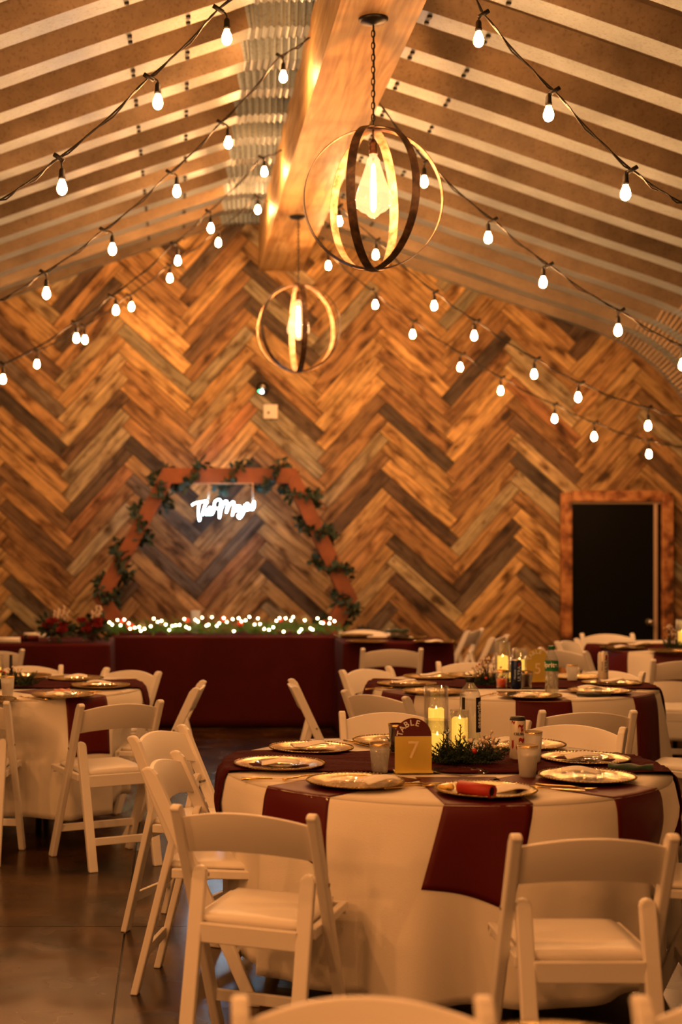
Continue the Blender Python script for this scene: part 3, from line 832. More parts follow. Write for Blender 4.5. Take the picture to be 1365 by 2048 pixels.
strand(-1, 6.47, [(437, 18), (298, 155), (118, 315), (0, 400)], [((437, 18), (454, 74)), ((298, 155), (316, 203)), ((118, 315), (124, 374))], (.78, 4.5), (-3.5, 2.4), 'string of cafe lights left of the beam, nearest, reaching the top edge')
strand(-1, 8.75, [(560, 112), (442, 245), (340, 345), (207, 460), (87, 545), (0, 600)], [((560, 112), (567, 153)), ((442, 245), (457, 285)), ((340, 345), (354, 382)), ((207, 460), (225, 498)), ((87, 545), (93, 586))], (.78, 4.5), (-3.5, 2.4), 'string of cafe lights left of the beam, second nearest, with five bulbs')
strand(-1, 11.1, [(523, 315), (417, 423), (347, 488), (222, 592), (149, 645), (6, 727)], [((523, 315), (529, 343)), ((417, 423), (422, 456)), ((347, 488), (356, 521)), ((222, 592), (232, 620)), ((149, 645), (153, 676)), ((6, 727), (6, 758))], (.78, 4.45), (-3.5, 2.45), 'string of cafe lights left of the beam, third from the camera')
strand(-1, 12.7, [(513, 392), (433, 462), (338, 530), (257, 590), (167, 652), (72, 701)], [((513, 392), (516, 419)), ((433, 462), (437, 485)), ((338, 530), (340, 556)), ((257, 590), (263, 613)), ((167, 652), (170, 679)), ((72, 701), (74, 728))], (.78, 4.42), (-3.5, 2.5), 'string of cafe lights left of the beam, the one closest to the plank wall')
strand(1, 6.47, [(968, 28), (1110, 182), (1265, 340), (1365, 405)], [((968, 28), (958, 78)), ((1110, 182), (1098, 227)), ((1265, 340), (1252, 385))], (1.19, 4.14), (4.9, 2.2), 'string of cafe lights right of the beam, the nearest, crossing the top right corner')
strand(1, 8.82, [(855, 322), (988, 440), (1100, 530), (1243, 622), (1367, 692)], [((855, 322), (849, 363)), ((988, 440), (977, 475)), ((1100, 530), (1087, 564)), ((1243, 622), (1237, 660)), ((1367, 692), (1366, 729))], (1.19, 4.13), (4.9, 2.2), 'string of cafe lights right of the beam passing behind the near orb pendant')
strand(1, 11.1, [(680, 412), (755, 480), (872, 584), (955, 642), (1076, 718), (1164, 766), (1299, 815), (1365, 832)], [((680, 412), (679, 442)), ((755, 480), (752, 509)), ((872, 584), (869, 611)), ((955, 642), (949, 671)), ((1076, 718), (1069, 748)), ((1164, 766), (1157, 794)), ((1299, 815), (1297, 851))], (1.19, 4.13), (4.9, 2.3), 'upper of two light strings right of the beam before the plank wall')
strand(1, 12.7, [(657, 505), (745, 580), (830, 642), (927, 708), (1006, 755), (1112, 808), (1192, 845), (1301, 880), (1365, 893)], [((657, 505), (657, 531)), ((745, 580), (751, 609)), ((830, 642), (826, 668)), ((927, 708), (921, 734)), ((1006, 755), (1002, 781)), ((1112, 808), (1110, 837)), ((1192, 845), (1189, 873)), ((1301, 880), (1299, 908))], (1.19, 4.13), (4.9, 2.3), 'lower of two light strings right of the beam before the plank wall')

# ------------------------------------------------------------------ orb pendants
def pendant(Y, px, azs, label):
    s = F/Y; X = (px-CX)/s; RR = .352; zc = H+.0
    root = empty('orb_pendant', (X, Y, BZ0)); tag(root, label, 'pendant lamp', 'iron orb pendants')
    ztop = BZ0-.53; zc = ztop-RR-.003
    m = MB(); m.lathe([(0, 0), (.073, 0), (.073, -.008), (.062, -.018), (.03, -.024), (.012, -.03), (0, -.03)], 32); m.build('canopy', M['blackmetal'], root)
    m = MB(); n = 17; pitch = (.53-.03)/n
    for k in range(n):
        zc_ = -.03-pitch*(k+.5); pts = []
        for j in range(12):
            a = 2*PI*j/12; hx, hz = .009, pitch*.66
            p = (hx*math.cos(a), 0, hz*math.sin(a)) if k % 2 else (0, hx*math.cos(a), hz*math.sin(a))
            pts.append((p[0], p[1], p[2]+zc_))
        m.sweep(pts, .0026, 6, closed=True)
    m.sweep([(.004, .004, -.03), (.006, .002, -.3), (.002, .002, -.53)], .0024, 6)
    m.build('chain', M['blackmetal'], root)
    for i, az in enumerate(azs):
        a = math.radians(az); d = Vector((math.sin(a), -math.cos(a), 0)); nn = Vector((math.cos(a), math.sin(a), 0))
        m = MB(); V = []; n = 72; hw = .022; r0 = RR-.004*i
        for k in range(n):
            t = 2*PI*k/n; c_ = d*math.cos(t)+Vector((0, 0, 1))*math.sin(t)
            for (rr_, sx) in ((r0, -1), (r0, 1), (r0-.0035, 1), (r0-.0035, -1)):
                V.append(c_*rr_+nn*hw*sx)
        fs = []
        for k in range(n):
            for j in range(4): fs.append((4*k+j, 4*k+(j+1) % 4, 4*((k+1) % n)+(j+1) % 4, 4*((k+1) % n)+j))
        q_ = m.faces(V, fs, True)
        for k, fc in enumerate(q_):
            if k % 4 == 2: fc.material_index = 1  # inner faces paler than the outer
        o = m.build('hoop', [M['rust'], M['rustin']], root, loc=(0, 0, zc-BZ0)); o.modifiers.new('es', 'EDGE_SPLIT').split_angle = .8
    # socket and bulb
    zs = ztop-BZ0
    m = MB(); m.sweep([(0, 0, zs+.01), (0, 0, zs-.07)], [.004, .006], 8)
    m.lathe([(0, -.06), (.010, -.062), (.019, -.078), (.023, -.088), (.018, -.094), (.020, -.10), (.022, -.135), (0, -.135)], 20, c=(0, 0, zs)); m.build('socket', M['bronze'], root)
    bz = zs-.135
    m = MB(); m.lathe([(.019, 0), (.020, -.012), (.030, -.026), (.034, -.045), (.055, -.110), (.078, -.175), (.090, -.225), (.086, -.255), (.062, -.278), (.036, -.290), (.026, -.302), (.012, -.312), (0, -.314)], 32, c=(0, 0, bz)); bl = m.build('bulb', M['amber'], root)
    m = MB(); m.sweep([(0, 0, bz-.02), (0, 0, bz-.05)], [.006, .005], 8); m.build('stem', M['bolt'], bl)
    m = MB(); m.sweep([(0, 0, bz-.05), (0, 0, bz-.09), (0, 0, bz-.18), (0, 0, bz-.265), (0, 0, bz-.28)], [.006, .011, .013, .012, .006], 10); m.build('filament', M['fil'], bl)
pendant(7.35, 747, (-25, 28, 92), 'large rusty hoop orb pendant with glowing bulb, nearest on the beam')
pendant(11.85, 597, (-58, 4, 68), 'smaller looking hoop orb pendant farther back, hanging before the plank wall')

# ------------------------------------------------------------------ tableware
def text_mesh(body, size, ext=.0006, font_bold=0):
    cu = bpy.data.curves.new('t', 'FONT'); cu.body = body; cu.size = size; cu.extrude = ext; cu.align_x = 'CENTER'; cu.align_y = 'CENTER'; cu.offset = font_bold
    o = bpy.data.objects.new('t', cu); C.objects.link(o); dg = bpy.context.evaluated_depsgraph_get()
    me = bpy.data.meshes.new_from_object(o.evaluated_get(dg)); bpy.data.objects.remove(o); return me
def wrap_text(name, body, size, r, zc, az, m, parent, vertical=False, bold=0, sx=1):
    me = text_mesh(body, size, .0004, bold); me.name = name
    for v in me.vertices:
        x, y, z = v.co; x *= sx
        if vertical: x, y = -y, x
        a = math.radians(az)+x/r
        v.co = ((r+.0008+z)*math.sin(a), -(r+.0008+z)*math.cos(a), zc+y)
    me.materials.clear(); me.materials.append(m); return link(name, me, parent)

def charger_mesh():
    m = MB(); prof_ = [(0, .006), (.095, .006), (.105, .008), (.118, .0135), (.150, .0165), (.1585, .0175), (.1605, .0155), (.150, .0125), (.118, .007), (.108, .000), (0, .0)]
    m.lathe(prof_, 64)
    for k in range(72):
        a = 2*PI*k/72; m.ball((.1585*math.cos(a), .1585*math.sin(a), .0165), .0042, 6, 4)
    bmesh.ops.recalc_face_normals(m.bm, faces=m.bm.faces)
    me = bpy.data.meshes.new('charger_plate'); m.bm.to_mesh(me); m.bm.free(); me.materials.append(M['gold']); return me
CME = charger_mesh()
def clear_plate_mesh():
    m = MB(); m.lathe([(0, .002), (.055, .002), (.064, .006), (.088, .012), (.092, .0135), (.090, .0145), (.064, .009), (.055, .0045), (0, .0045)], 40)
    me = bpy.data.meshes.new('clear_plate'); m.bm.to_mesh(me); m.bm.free(); me.materials.append(M['glass']); return me
PME = clear_plate_mesh()
def card_mesh(seed):
    rr = random.Random(seed); m = MB(); V = []; n = 8
    for j in range(n+1):
        for i in range(n+1):
            u, v = i/n-.5, j/n-.5; V.append((u*.13, v*.085, .004+.006*math.sin(u*5+seed)+.004*math.sin(v*7+seed*2)+.004))
    m.faces(V, [(j*(n+1)+i, j*(n+1)+i+1, (j+1)*(n+1)+i+1, (j+1)*(n+1)+i) for j in range(n) for i in range(n)], True)
    me = bpy.data.meshes.new('paper_napkin'); m.bm.to_mesh(me); m.bm.free(); me.materials.append(M['paper']); return me
KME = [card_mesh(s) for s in (0, 1, 2)]
PL = 'chargers'
def charger(px, py_, where, plate=True, card=(0, 0, 0), group=None, z=ZT, zl=.0055):
    x, y = onz(px, py_, z+.017)
    o = link('charger_plate', CME, loc=(x, y, z+zl)); tag(o, 'gold beaded charger plate '+where, 'charger plate', 'gold charger plates')
    if plate:
        p = link('clear_plate', PME, loc=(x+.008, y-.005, z+zl+.0065)); tag(p, 'clear plate on the gold charger '+where, 'plate', 'clear salad plates')
    if card is not None:
        dx, dy, a = card; k = link('paper_napkin', KME[int(abs(a)) % 3], loc=(x+dx, y+dy, z+zl+.008 if not plate else z+zl+.022), rot=(0, 0, math.radians(a)))
        solid(k, .002); tag(k, 'white paper napkin on the charger '+where, 'napkin', 'white paper napkins')
    return x, y
n_ = 'on the nearest table, '
charger(623, 1496, n_+'back left, behind the leftmost', True, (-.01, -.03, 12))
charger(559, 1528, n_+'leftmost of all its plates', True, (0, -.05, -4))
charger(711, 1563, n_+'front left under the clear tumbler', True, (.07, -.05, 25))
charger(972, 1580, n_+'front, holding a rolled red napkin', False, (.08, .02, 10))
charger(788, 1482, n_+'half hidden by the sign', True, None)
charger(1048, 1489, n_+'back right behind the can', True, (-.05, -.03, 8))
charger(1170, 1517, n_+'right, farther of two', True, (-.02, -.03, 4))
charger(1175, 1553, n_+'right, nearer of two', True, (-.02, .0, -14))
n_ = 'on the middle right table, '
charger(863, 1354, n_+'at its back left', True, (0, -.02, 6))
charger(814, 1368, n_+'leftmost of all its plates', True, (-.02, -.03, 0))
charger(868, 1383, n_+'behind the tall candle', True, None)
charger(1060, 1391, n_+'front, under the cups', False, (-.03, -.02, 10))
charger(1200, 1382, n_+'front right', True, (-.04, -.01, 5))
charger(1224, 1366, n_+'rightmost', True, (0, -.02, 3))
charger(1155, 1354, n_+'back right behind the frosted cup', False, None)
charger(950, 1351, n_+'behind the berry greenery', True, (0, 0, 10))
n_ = 'on the left table, '
charger(126, 1390, n_+'front right, with pink food scraps', True, (-.02, -.02, 7))
charger(201, 1371, n_+'rightmost of all its plates', True, (-.01, -.02, 2))
charger(152, 1357, n_+'at the back right', True, (0, -.02, 4))
charger(48, 1352, n_+'at the back behind the greenery', True, None)
charger(-32, 1400, n_+'cut by the photo edge', True, None)
n_ = 'on the far right table, '
charger(1245, 1295, n_+'front left', False, (.02, 0, 5)); charger(1262, 1289, n_+'back left', False, (.05, 0, 3)); charger(1345, 1302, n_+'front by the photo edge', False, None)
n_ = 'on the right burgundy table, '
charger(735, 1283, n_+'behind the single chair', False, None); charger(868, 1283, n_+'at its right front corner', False, (.0, 0, 4)); charger(815, 1275, n_+'at its back', False, (-.02, 0, 2))
charger(708, 1271, n_+'beside the lit garland', True, None)
charger(1137, 2117, 'at the photo bottom edge', False, None)

# rolled napkins
def roll(x, y, z, L_, r, az, m, label, ring=None, name='rolled_napkin'):
    o = empty(name, (x, y, z)); o.rotation_euler = (0, 0, math.radians(az)); tag(o, label, 'napkin', 'rolled napkins')
    q = MB(); P = []; n = 40
    for k in range(n+1):
        t = k/n*2*PI*2.3; rr_ = r*(1-.26*k/n); P.append((rr_*math.cos(t), rr_*math.sin(t)+r))
    V = [(-L_/2, p[0], p[1]) for p in P]+[(L_/2, p[0], p[1]) for p in P]
    q.faces(V, [(k, k+1, k+n+2, k+n+1) for k in range(n)], True); b_ = q.build('fabric', m, o, fixn=False); solid(b_, .0012)
    q = MB(); q.sweep([(-L_/2+.006, 0, r), (L_/2-.006, 0, r)], r*.72, 16); q.build('inner_roll', M['black'] if 'red' in label else m, o)
    if ring:
        q = MB(); q.sweep([(-.012, 0, r), (.012, 0, r)], r+.004, 20, cap=False); solid(q.build('napkin_ring', ring, o), .002)
    return o
x, y = onz(952, 1582, ZT+.03); M['rednap'] = mat('red_satin_napkin', (.42, .025, .012), .5)
roll(x, y-.01, ZT+.015, .125, .021, -48, M['rednap'], 'rolled red napkin lying on the front charger of the nearest table')
def fold(x, y, z, L_, w_, h_, az, m, label, name='folded_napkin', cat='napkin'):
    q = MB(); n = 14; V = []; rr = random.Random(int(L_*1000))
    for i in range(n+1):
        u = i/n; ww = w_*(.55+.45*math.sin(PI*min(1, u*1.2+.1))); 
        for k in range(10):
            a = 2*PI*k/10; V.append(((u-.5)*L_, ww/2*math.cos(a)+.006*math.sin(u*9), h_/2*(1+math.sin(a))*(1+.15*math.sin(u*12+k))))
    fs = [(i*10+k, i*10+(k+1) % 10, (i+1)*10+(k+1) % 10, (i+1)*10+k) for i in range(n) for k in range(10)]+[tuple(range(10)), tuple(range(n*10+9, n*10-1, -1))]
    q.faces(V, fs, True); o = q.build(name, m, loc=(x, y, z), rot=(0, 0, math.radians(az))); return tag(o, label, cat)
x, y = onz(1262, 1546, ZT); fold(x, y, ZT+.007, .15, .07, .024, -18, M['dgreen'], 'dark green velvet napkin at the right rim of the nearest table')
x, y = onz(1187, 1394, ZT); fold(x, y-.01, ZT+.005, .17, .05, .018, -2, M['black'], 'black folded napkin in front of the right chargers on the middle right table')
x, y = onz(795, 1268, ZT); fold(x, y, ZT+.012, .2, .07, .03, 10, M['dgreen'], 'dark green napkin at the back of the right burgundy table', 'folded_napkin')
x, y = onz(727, 1262, ZT); fold(x, y, ZT+.004, .11, .06, .04, -8, M['black'], 'black bow shaped napkin beside the garland on the right burgundy table')
x, y = onz(800, 1281, ZT); fold(x, y, ZT+.02, .15, .06, .025, 2, M['black'], 'black napkin at the front of the right burgundy table')
# napkins on the left wing
for k, (px, py_, az, mt, txt) in enumerate(((52, 1283, 4, 'burg', 'burgundy rolled napkin lying flat on the left burgundy table'), (72, 1277, 16, 'paper', 'white rolled napkin leaning beside the bouquets on the left burgundy table'), (15, 1287, 2, 'paper', 'white rolled napkin at the left edge on the left burgundy table'))):
    x, y = onz(px, py_, ZT); roll(x, y, ZT+.001, .2, .024, az, M[mt], txt, M['blackmetal'] if k == 0 else None)

# cups and glasses
def cup(px, py_, h, r, m, label, liquid=None, rim=True, lvl=.6, fill=None, z=ZT, name='cup', cat='cup', group='plastic cups', dz=.0008):
    x, y = onz(px, py_, z); o = empty(name, (x, y, z+dz)); tag(o, label, cat, group)
    q = MB(); r0 = r*.74
    q.lathe([(0, .003), (r0, .003), (r0+.001, .006), (r, h), (r-.0015, h), (r0-.001, .008), (0, .006)], 28); q.build('tumbler', m, o)
    if rim: q = MB(); q.lathe([(r+.0006-.0024, h-.012), (r+.0006, h+.0004), (r-.002, h+.0004)], 28); q.build('gold_rim', M['goldcut'], o)
    if liquid:
        hl = h*lvl; rl = r0+(r-r0)*lvl-.003; q = MB(); q.lathe([(0, .0085), (r0-.002, .0085), (rl, hl), (0, hl)], 28); q.build('drink', liquid, o)
    return o
M['orange'] = mat('orange_red_drink', (.75, .10, .03), .2); M['cola'] = mat('dark_cola', (.02, .006, .004), .1); M['water'] = glassy('water', (.95, .96, .97), .05, frost=.12)
M['milky'] = mat('pale_ice_drink', (.72, .66, .58), .4)
cup(760, 1549, .104, .036, M['semi'], 'clear tumbler with gold rim on the front left of the nearest table', M['water'], lvl=.7, dz=.006)
cup(1056, 1556, .112, .036, M['frost'], 'frosted cup with gold rim in front of the slim can', M['milky'], lvl=.72)
cup(1067, 1530, .112, .033, M['frost'], 'frosted cup standing just behind the other one beside the slim can', None, dz=.009)
cup(795, 1512, .112, .034, M['glass'], 'dark drink cup half hidden behind the table number sign', M['cola'], lvl=.85, dz=.009)
cup(1004, 1384, .098, .036, M['glass'], 'cup of orange red drink beside the blue can', M['orange'], lvl=.55, dz=.018)
cup(1053, 1383, .092, .038, M['glass'], 'cup of dark cola between the blue can and the green capped bottle', M['cola'], lvl=.8, dz=.018)
cup(1145, 1366, .095, .034, M['frost'], 'frosted cup with gold rim right of the green capped bottle', None, dz=.009)
cup(15, 1396, .112, .036, M['frost'], 'frosted cup with gold rim at the left edge on the left table', M['milky'], lvl=.7)
x, y = onz(392, 1262, ZT)
cup(392, 1268, .20, .042, M['frost'], 'clear lidded jar standing among the lit garland on the head table', None, rim=False, name='jar', cat='jar', group=None)

# salad plate by the sign
x, y = onz(921, 1551, ZT)
p = link('clear_plate', PME, loc=(x, y, ZT+.001)); p.scale = (1.06, 1.06, 1.2); tag(p, 'clear plastic salad plate lying on the cloth behind the rolled red napkin', 'plate', 'clear salad plates')

def bottle(px, py_, prof_, cap_m, name, label, dz=.0005):
    x, y = onz(px, py_, ZT); o = empty(name, (x, y, ZT+dz)); tag(o, label, 'bottle')
    q = MB(); q.lathe(prof_, 32); q.build('bottle_body', M['bottle'], o)
    r, z = prof_[-1]
    q = MB(); q.lathe([(0, z-.010), (r+.004, z-.010), (r+.004, z+.008), (r+.002, z+.010), (0, z+.010)], 24); q.build('cap', cap_m, o); return o
M['bottle'] = glassy('clear_plastic_bottle', (.93, .94, .95), .08, frost=.12)
bo = bottle(941, 1513, [(0, .004), (.020, .003), (.034, .001), (.0385, .008), (.0385, .215), (.036, .228), (.028, .248), (.016, .262), (.0135, .268), (.0135, .280)], M['black'], 'water_bottle', 'tall clear water bottle with black cap and black essentia strip behind the candles', .009)
q = MB(); V = []
for i in range(10):
    a = math.radians(22+i*6); 
    for z in (.085, .215): V.append((.0392*math.sin(a), -.0392*math.cos(a), z))
q.faces(V, [(2*i, 2*i+1, 2*i+3, 2*i+2) for i in range(9)], True); q.build('label_strip', M['black'], bo, fixn=False)
q = MB(); V = []
for i in range(6):
    a = math.radians(-60+i*4)
    for z in (.17, .215): V.append((.0392*math.sin(a), -.0392*math.cos(a), z))
q.faces(V, [(2*i, 2*i+1, 2*i+3, 2*i+2) for i in range(5)], True); q.build('label_strip', M['black'], bo, fixn=False)
wrap_text('label_text', 'essentia', .032, .0396, .15, 46, M['white'], bo, True, .0006)
M['spgreen'] = mat('green_label', (.0, .17, .07), .4); M['capgreen'] = mat('green_cap', (.0, .12, .05), .4)
M['lemon'] = glassy('sparkling_soda', (.92, .93, .82), .08, frost=.15)
so = bottle(1104, 1396, [(0, .004), (.018, .002), (.030, .004), (.0335, .014), (.0325, .07), (.0335, .125), (.0335, .165), (.030, .185), (.020, .208), (.0135, .222), (.0125, .232), (.0125, .236)], M['capgreen'], 'soda_bottle', 'clear soda bottle with green cap and green label on the middle right table', .022)
q = MB(); q.lathe([(.0342, .118), (.0342, .170)], 32); q.build('label_band', M['spgreen'], so)
q = MB(); q.lathe([(0, .008), (.031, .012), (.0315, .095), (0, .095)], 28); q.build('drink', M['lemon'], so)
wrap_text('label_text', 'Sprite', .034, .0345, .149, -30, M['white'], so, False, .0012)
M['greyprint'] = mat('grey_print', (.4, .42, .4), .5)
wrap_text('label_text', 'BM', .034, .0335, .088, 0, M['greyprint'], so, False, .001)

def can(px, py_, h, r, m, name, label, dz=.0005):
    x, y = onz(px, py_, ZT); o = empty(name, (x, y, ZT+dz)); tag(o, label, 'can')
    q = MB(); q.lathe([(0, .003), (r*.75, .002), (r*.82, 0), (r, .010), (r, h-.014), (r*.86, h-.004)], 28); q.build('can_body', m, o)
    q = MB(); q.lathe([(r*.86, h-.005), (r*.88, h), (r*.82, h), (r*.80, h-.005), (0, h-.005)], 28); q.build('lid', M['steel'], o); return o
M['navy'] = mat('navy_can', (.012, .03, .10), .3, .5); M['whitecan'] = mat('white_can', (.75, .70, .62), .35, .2); M['redpaint'] = mat('red_print', (.32, .012, .012), .4)
M['bluetext'] = mat('pale_blue_print', (.45, .6, .8), .4); M['darkprint'] = mat('dark_print', (.05, .05, .1), .4)
cn = can(1036, 1525, .158, .029, M['whitecan'], 'slim_can', 'slim white can with red marks beside the frosted cups, nearest table', .009)
q = MB(); q.lathe([(.0294, .146), (.0250, .1585), (0, .160)], 28); q.build('lid_cover', M['black'], cn)
wrap_text('label_text', 'CELSIUS', .0125, .0293, .098, 4, M['darkprint'], cn, False, .0004)
q = MB()
for (az, z, w_, h_) in ((-45, .140, .5, .008), (12, .126, .7, .010), (20, .112, .35, .012), (18, .076, .8, .014), (-50, .06, .3, .03), (-10, .05, .5, .012)):
    V = []
    for i in range(6):
        a = math.radians(az)+w_*(i/5-.5); dz = .005*math.sin(i*1.7+az)
        V += [(.0294*math.sin(a), -.0294*math.cos(a), z-h_/2+dz), (.0294*math.sin(a), -.0294*math.cos(a), z+h_/2+dz*.5)]
    q.faces(V, [(2*i, 2*i+1, 2*i+3, 2*i+2) for i in range(5)], True)
q.build('printed_marks', M['redpaint'], cn, fixn=False)
def ultra(px, py_, m, tm, label, dz, txtz=.085):
    o = can(px, py_, .157, .029, m, 'slim_can', label, dz)
    wrap_text('label_text', 'ULTRA', .026, .0294, txtz, 22, tm, o, True, .0005)
    q = MB(); V = []
    for i in range(6):
        a = math.radians(10+i*5); V += [(.0295*math.sin(a), -.0295*math.cos(a), .118), (.0295*math.sin(a), -.0295*math.cos(a), .142)]
    q.faces(V, [(2*i, 2*i+1, 2*i+3, 2*i+2) for i in range(5)], True); q.build('ribbon_mark', M['redpaint'], o, fixn=False)
    wrap_text('label_text', 'Michelob', .014, .0294, .08, -24, tm, o, True, .0)
ultra(1033, 1385, M['navy'], M['bluetext'], 'slim dark blue can with pale ULTRA lettering between the cups', .018)
ultra(1207, 1366, M['whitecan'], M['darkprint'], 'slim white can with ULTRA lettering at the right of the middle right table', .018)
M['limecan'] = mat('lime_can', (.25, .42, .08), .35); M['yel'] = mat('yellow_print', (.8, .6, .05), .4)
cn = can(1057, 1357, .12, .028, M['limecan'], 'short_can', 'green and yellow can behind the dark cola cup', .009)
q = MB(); q.lathe([(.0285, .05), (.0285, .08)], 20); q.build('label_band', M['yel'], cn)

# candle cylinders
def candle(px, py_, h, r, hc, label, glass=True, rc=None, lift=.009):
    x, y = onz(px, py_, ZT)
    if glass:
        q = MB(); q.lathe([(0, .002), (r, .002), (r, h), (r-.0025, h), (r-.0025, .008), (0, .008)], 36); o = q.build('glass_cylinder', M['glass'], loc=(x, y, ZT+lift)); tag(o, 'clear glass candle cylinder '+label, 'candle holder', 'glass candle cylinders')
    rc = rc or r*.66
    c_ = empty('pillar_candle', (x, y, ZT+lift+.0085)); tag(c_, 'glowing flameless pillar candle '+label, 'candle', 'pillar candles')
    q = MB(); prof_ = [(0, 0), (rc, 0), (rc, hc), (rc*.93, hc+.002), (rc*.78, hc-.006), (rc*.3, hc-.010), (0, hc-.010)]
    q.lathe(prof_, 28)
    for v in q.bm.verts:
        if v.co.z > hc-.001: v.co.z += .003*math.sin(math.atan2(v.co.y, v.co.x)*3+h*50)
    q.build('wax', M['candle'], c_)
    q = MB(); q.lathe([(0, 0), (.004, .004), (.0045, .009), (.002, .018), (0, .022)], 10); q.build('flame_tip', M['flame'], c_, loc=(0, 0, hc-.008))
candle(873, 1506, .245, .046, .150, 'tallest on the nearest table', rc=.030)
candle(920, 1513, .165, .036, .125, 'right of the tallest on the nearest table', rc=.030)
candle(875, 1527, .150, .045, .085, 'in front of the tallest on the nearest table', rc=.030, lift=.010)
candle(1006, 1362, .215, .046, .125, 'left and tallest on the middle right table', rc=.030)
candle(1040, 1360, .175, .046, .10, 'right on the middle right table', rc=.028)
candle(1027, 1369, .14, .028, .045, 'short, in front of the others on the middle right table', rc=.022)
candle(-8, 1363, .145, .045, .06, 'at the left edge on the left table')
candle(1366, 1294, .20, .05, .1, 'at the right edge on the far right table')

# greenery
def sprig(m, p, d, ln, rr, needle=.020, dens=1.3, r=.0020):
    d = d.normalized(); side = d.orthogonal().normalized(); up = d.cross(side)
    n = int(ln/.0042*dens)
    for k in range(n):
        t = k/n; q = p+d*ln*t; a = k*2.4; nd = (side*math.cos(a)+up*math.sin(a))*.85+d*.75; nd.normalize()
        nl = needle*(1-.55*t)*rr.uniform(.8, 1.15); s1 = nd.orthogonal().normalized()*r; s2 = nd.cross(s1).normalized()*r
        m.faces([q+s1, q-s1*.5+s2, q-s1*.5-s2, q+nd*nl], [(0, 1, 3), (1, 2, 3), (2, 0, 3)], False)
    m.sweep([p, p+d*ln], [.0022, .001], 5)
def centre(x, y, z, L_, w_, h_, n, seed, label, berries=((0, 0, 0),), pal=(), needle=.02, name='centrepiece'):
    rr = random.Random(seed); o = empty(name, (x, y, z)); tag(o, label, 'centrepiece', 'spruce and berry centrepieces')
    m = MB()
    for k in range(n):
        p = Vector((rr.uniform(-1, 1)*L_*.42, rr.uniform(-1, 1)*w_*.35, .012)); d = Vector((rr.gauss(0, .9)+p.x*3, rr.gauss(0, .7), rr.uniform(.1, 1.1)))
        ln = rr.uniform(.05, .10); ln = min(ln, h_/max(.2, d.normalized().z))
        sprig(m, p, d, ln, rr, needle)
    fo = m.build('foliage', M['green'], o, fixn=False); fo['kind'] = 'stuff'
    for (bx, bz, by, r) in berries:
        q = MB(); q.ball((0, 0, 0), r, 12, 8); q.build('red_berry', M['red'], o, loc=(bx, by, bz))
    for k, (sx, sz, n2) in enumerate(pal):
        q = MB(); base = Vector((sx*.7, 0, .02)); tip = Vector((sx, -.01, sz)); tw = MB()
        for j in range(n2):
            e = tip+Vector((rr.gauss(0, .02), rr.gauss(0, .015), rr.gauss(0, .018))); tw.sweep([base, base.lerp(e, .6)+Vector((0, 0, .006)), e], .0011, 5); q.ball(e, rr.uniform(.0045, .007), 8, 6)
        t_ = tw.build('twig', M['twig'], o); t_['kind'] = 'stuff'; b_ = q.build('pale_berry_spray', M['pearl'], o); b_['kind'] = 'stuff'
    return o
x, y = onz(927, 1533, ZT)
ce = centre(x, y, ZT+.009, .24, .14, .10, 170, 4, 'spruce and berry centrepiece at the foot of the candles on the nearest table', ((.028, .055, -.06, .010),), ((.105, .085, 16), (.04, .09, 9)))
rr = random.Random(9)
for (dx, hh) in ((-.06, .135), (-.075, .12), (-.015, .145)):
    m = MB(); base = Vector((dx, -.01, .03))
    sprig(m, base, Vector((.04, 0, 1)), hh-.03, rr, .030, .55, .0028); m.build('cone_twig', M['green'], ce, fixn=False)
x, y = onz(800, 1512, ZT); centre(x, y, ZT+.009, .07, .05, .09, 14, 6, 'small spruce tuft behind the table number sign on the nearest table', (), ())
x, y = onz(980, 1376, ZT); centre(x, y, ZT+.009, .16, .10, .12, 80, 12, 'spruce and berry centrepiece left of the candles on the middle right table', ((-.055, .12, 0, .007), (-.03, .05, -.05, .008)), ((-.02, .13, 26), (-.06, .10, 16), (.03, .08, 10)))
x, y = onz(22, 1378, ZT); centre(x, y, ZT+.009, .24, .12, .10, 100, 14, 'spruce centrepiece with pale berries on the left table', ((-.05, .09, -.03, .008), (-.03, .085, -.04, .007)), ((.03, .08, 14),))
x, y = onz(1350, 1300, ZT); centre(x, y, ZT+.009, .16, .12, .14, 36, 15, 'spruce and berry centrepiece at the right edge on the far right table', (), ((-.04, .15, 18), (-.02, .1, 10)), .024)
x, y = onz(22, 1368, ZT); m = MB(); m.sweep([(0, 0, 0), (0, 0, .155)], [.011, .009], 12); o = m.build('taper_candle', M['blackmetal'], loc=(x, y, ZT+.009)); tag(o, 'dark taper stick standing in the greenery of the left table', 'taper')

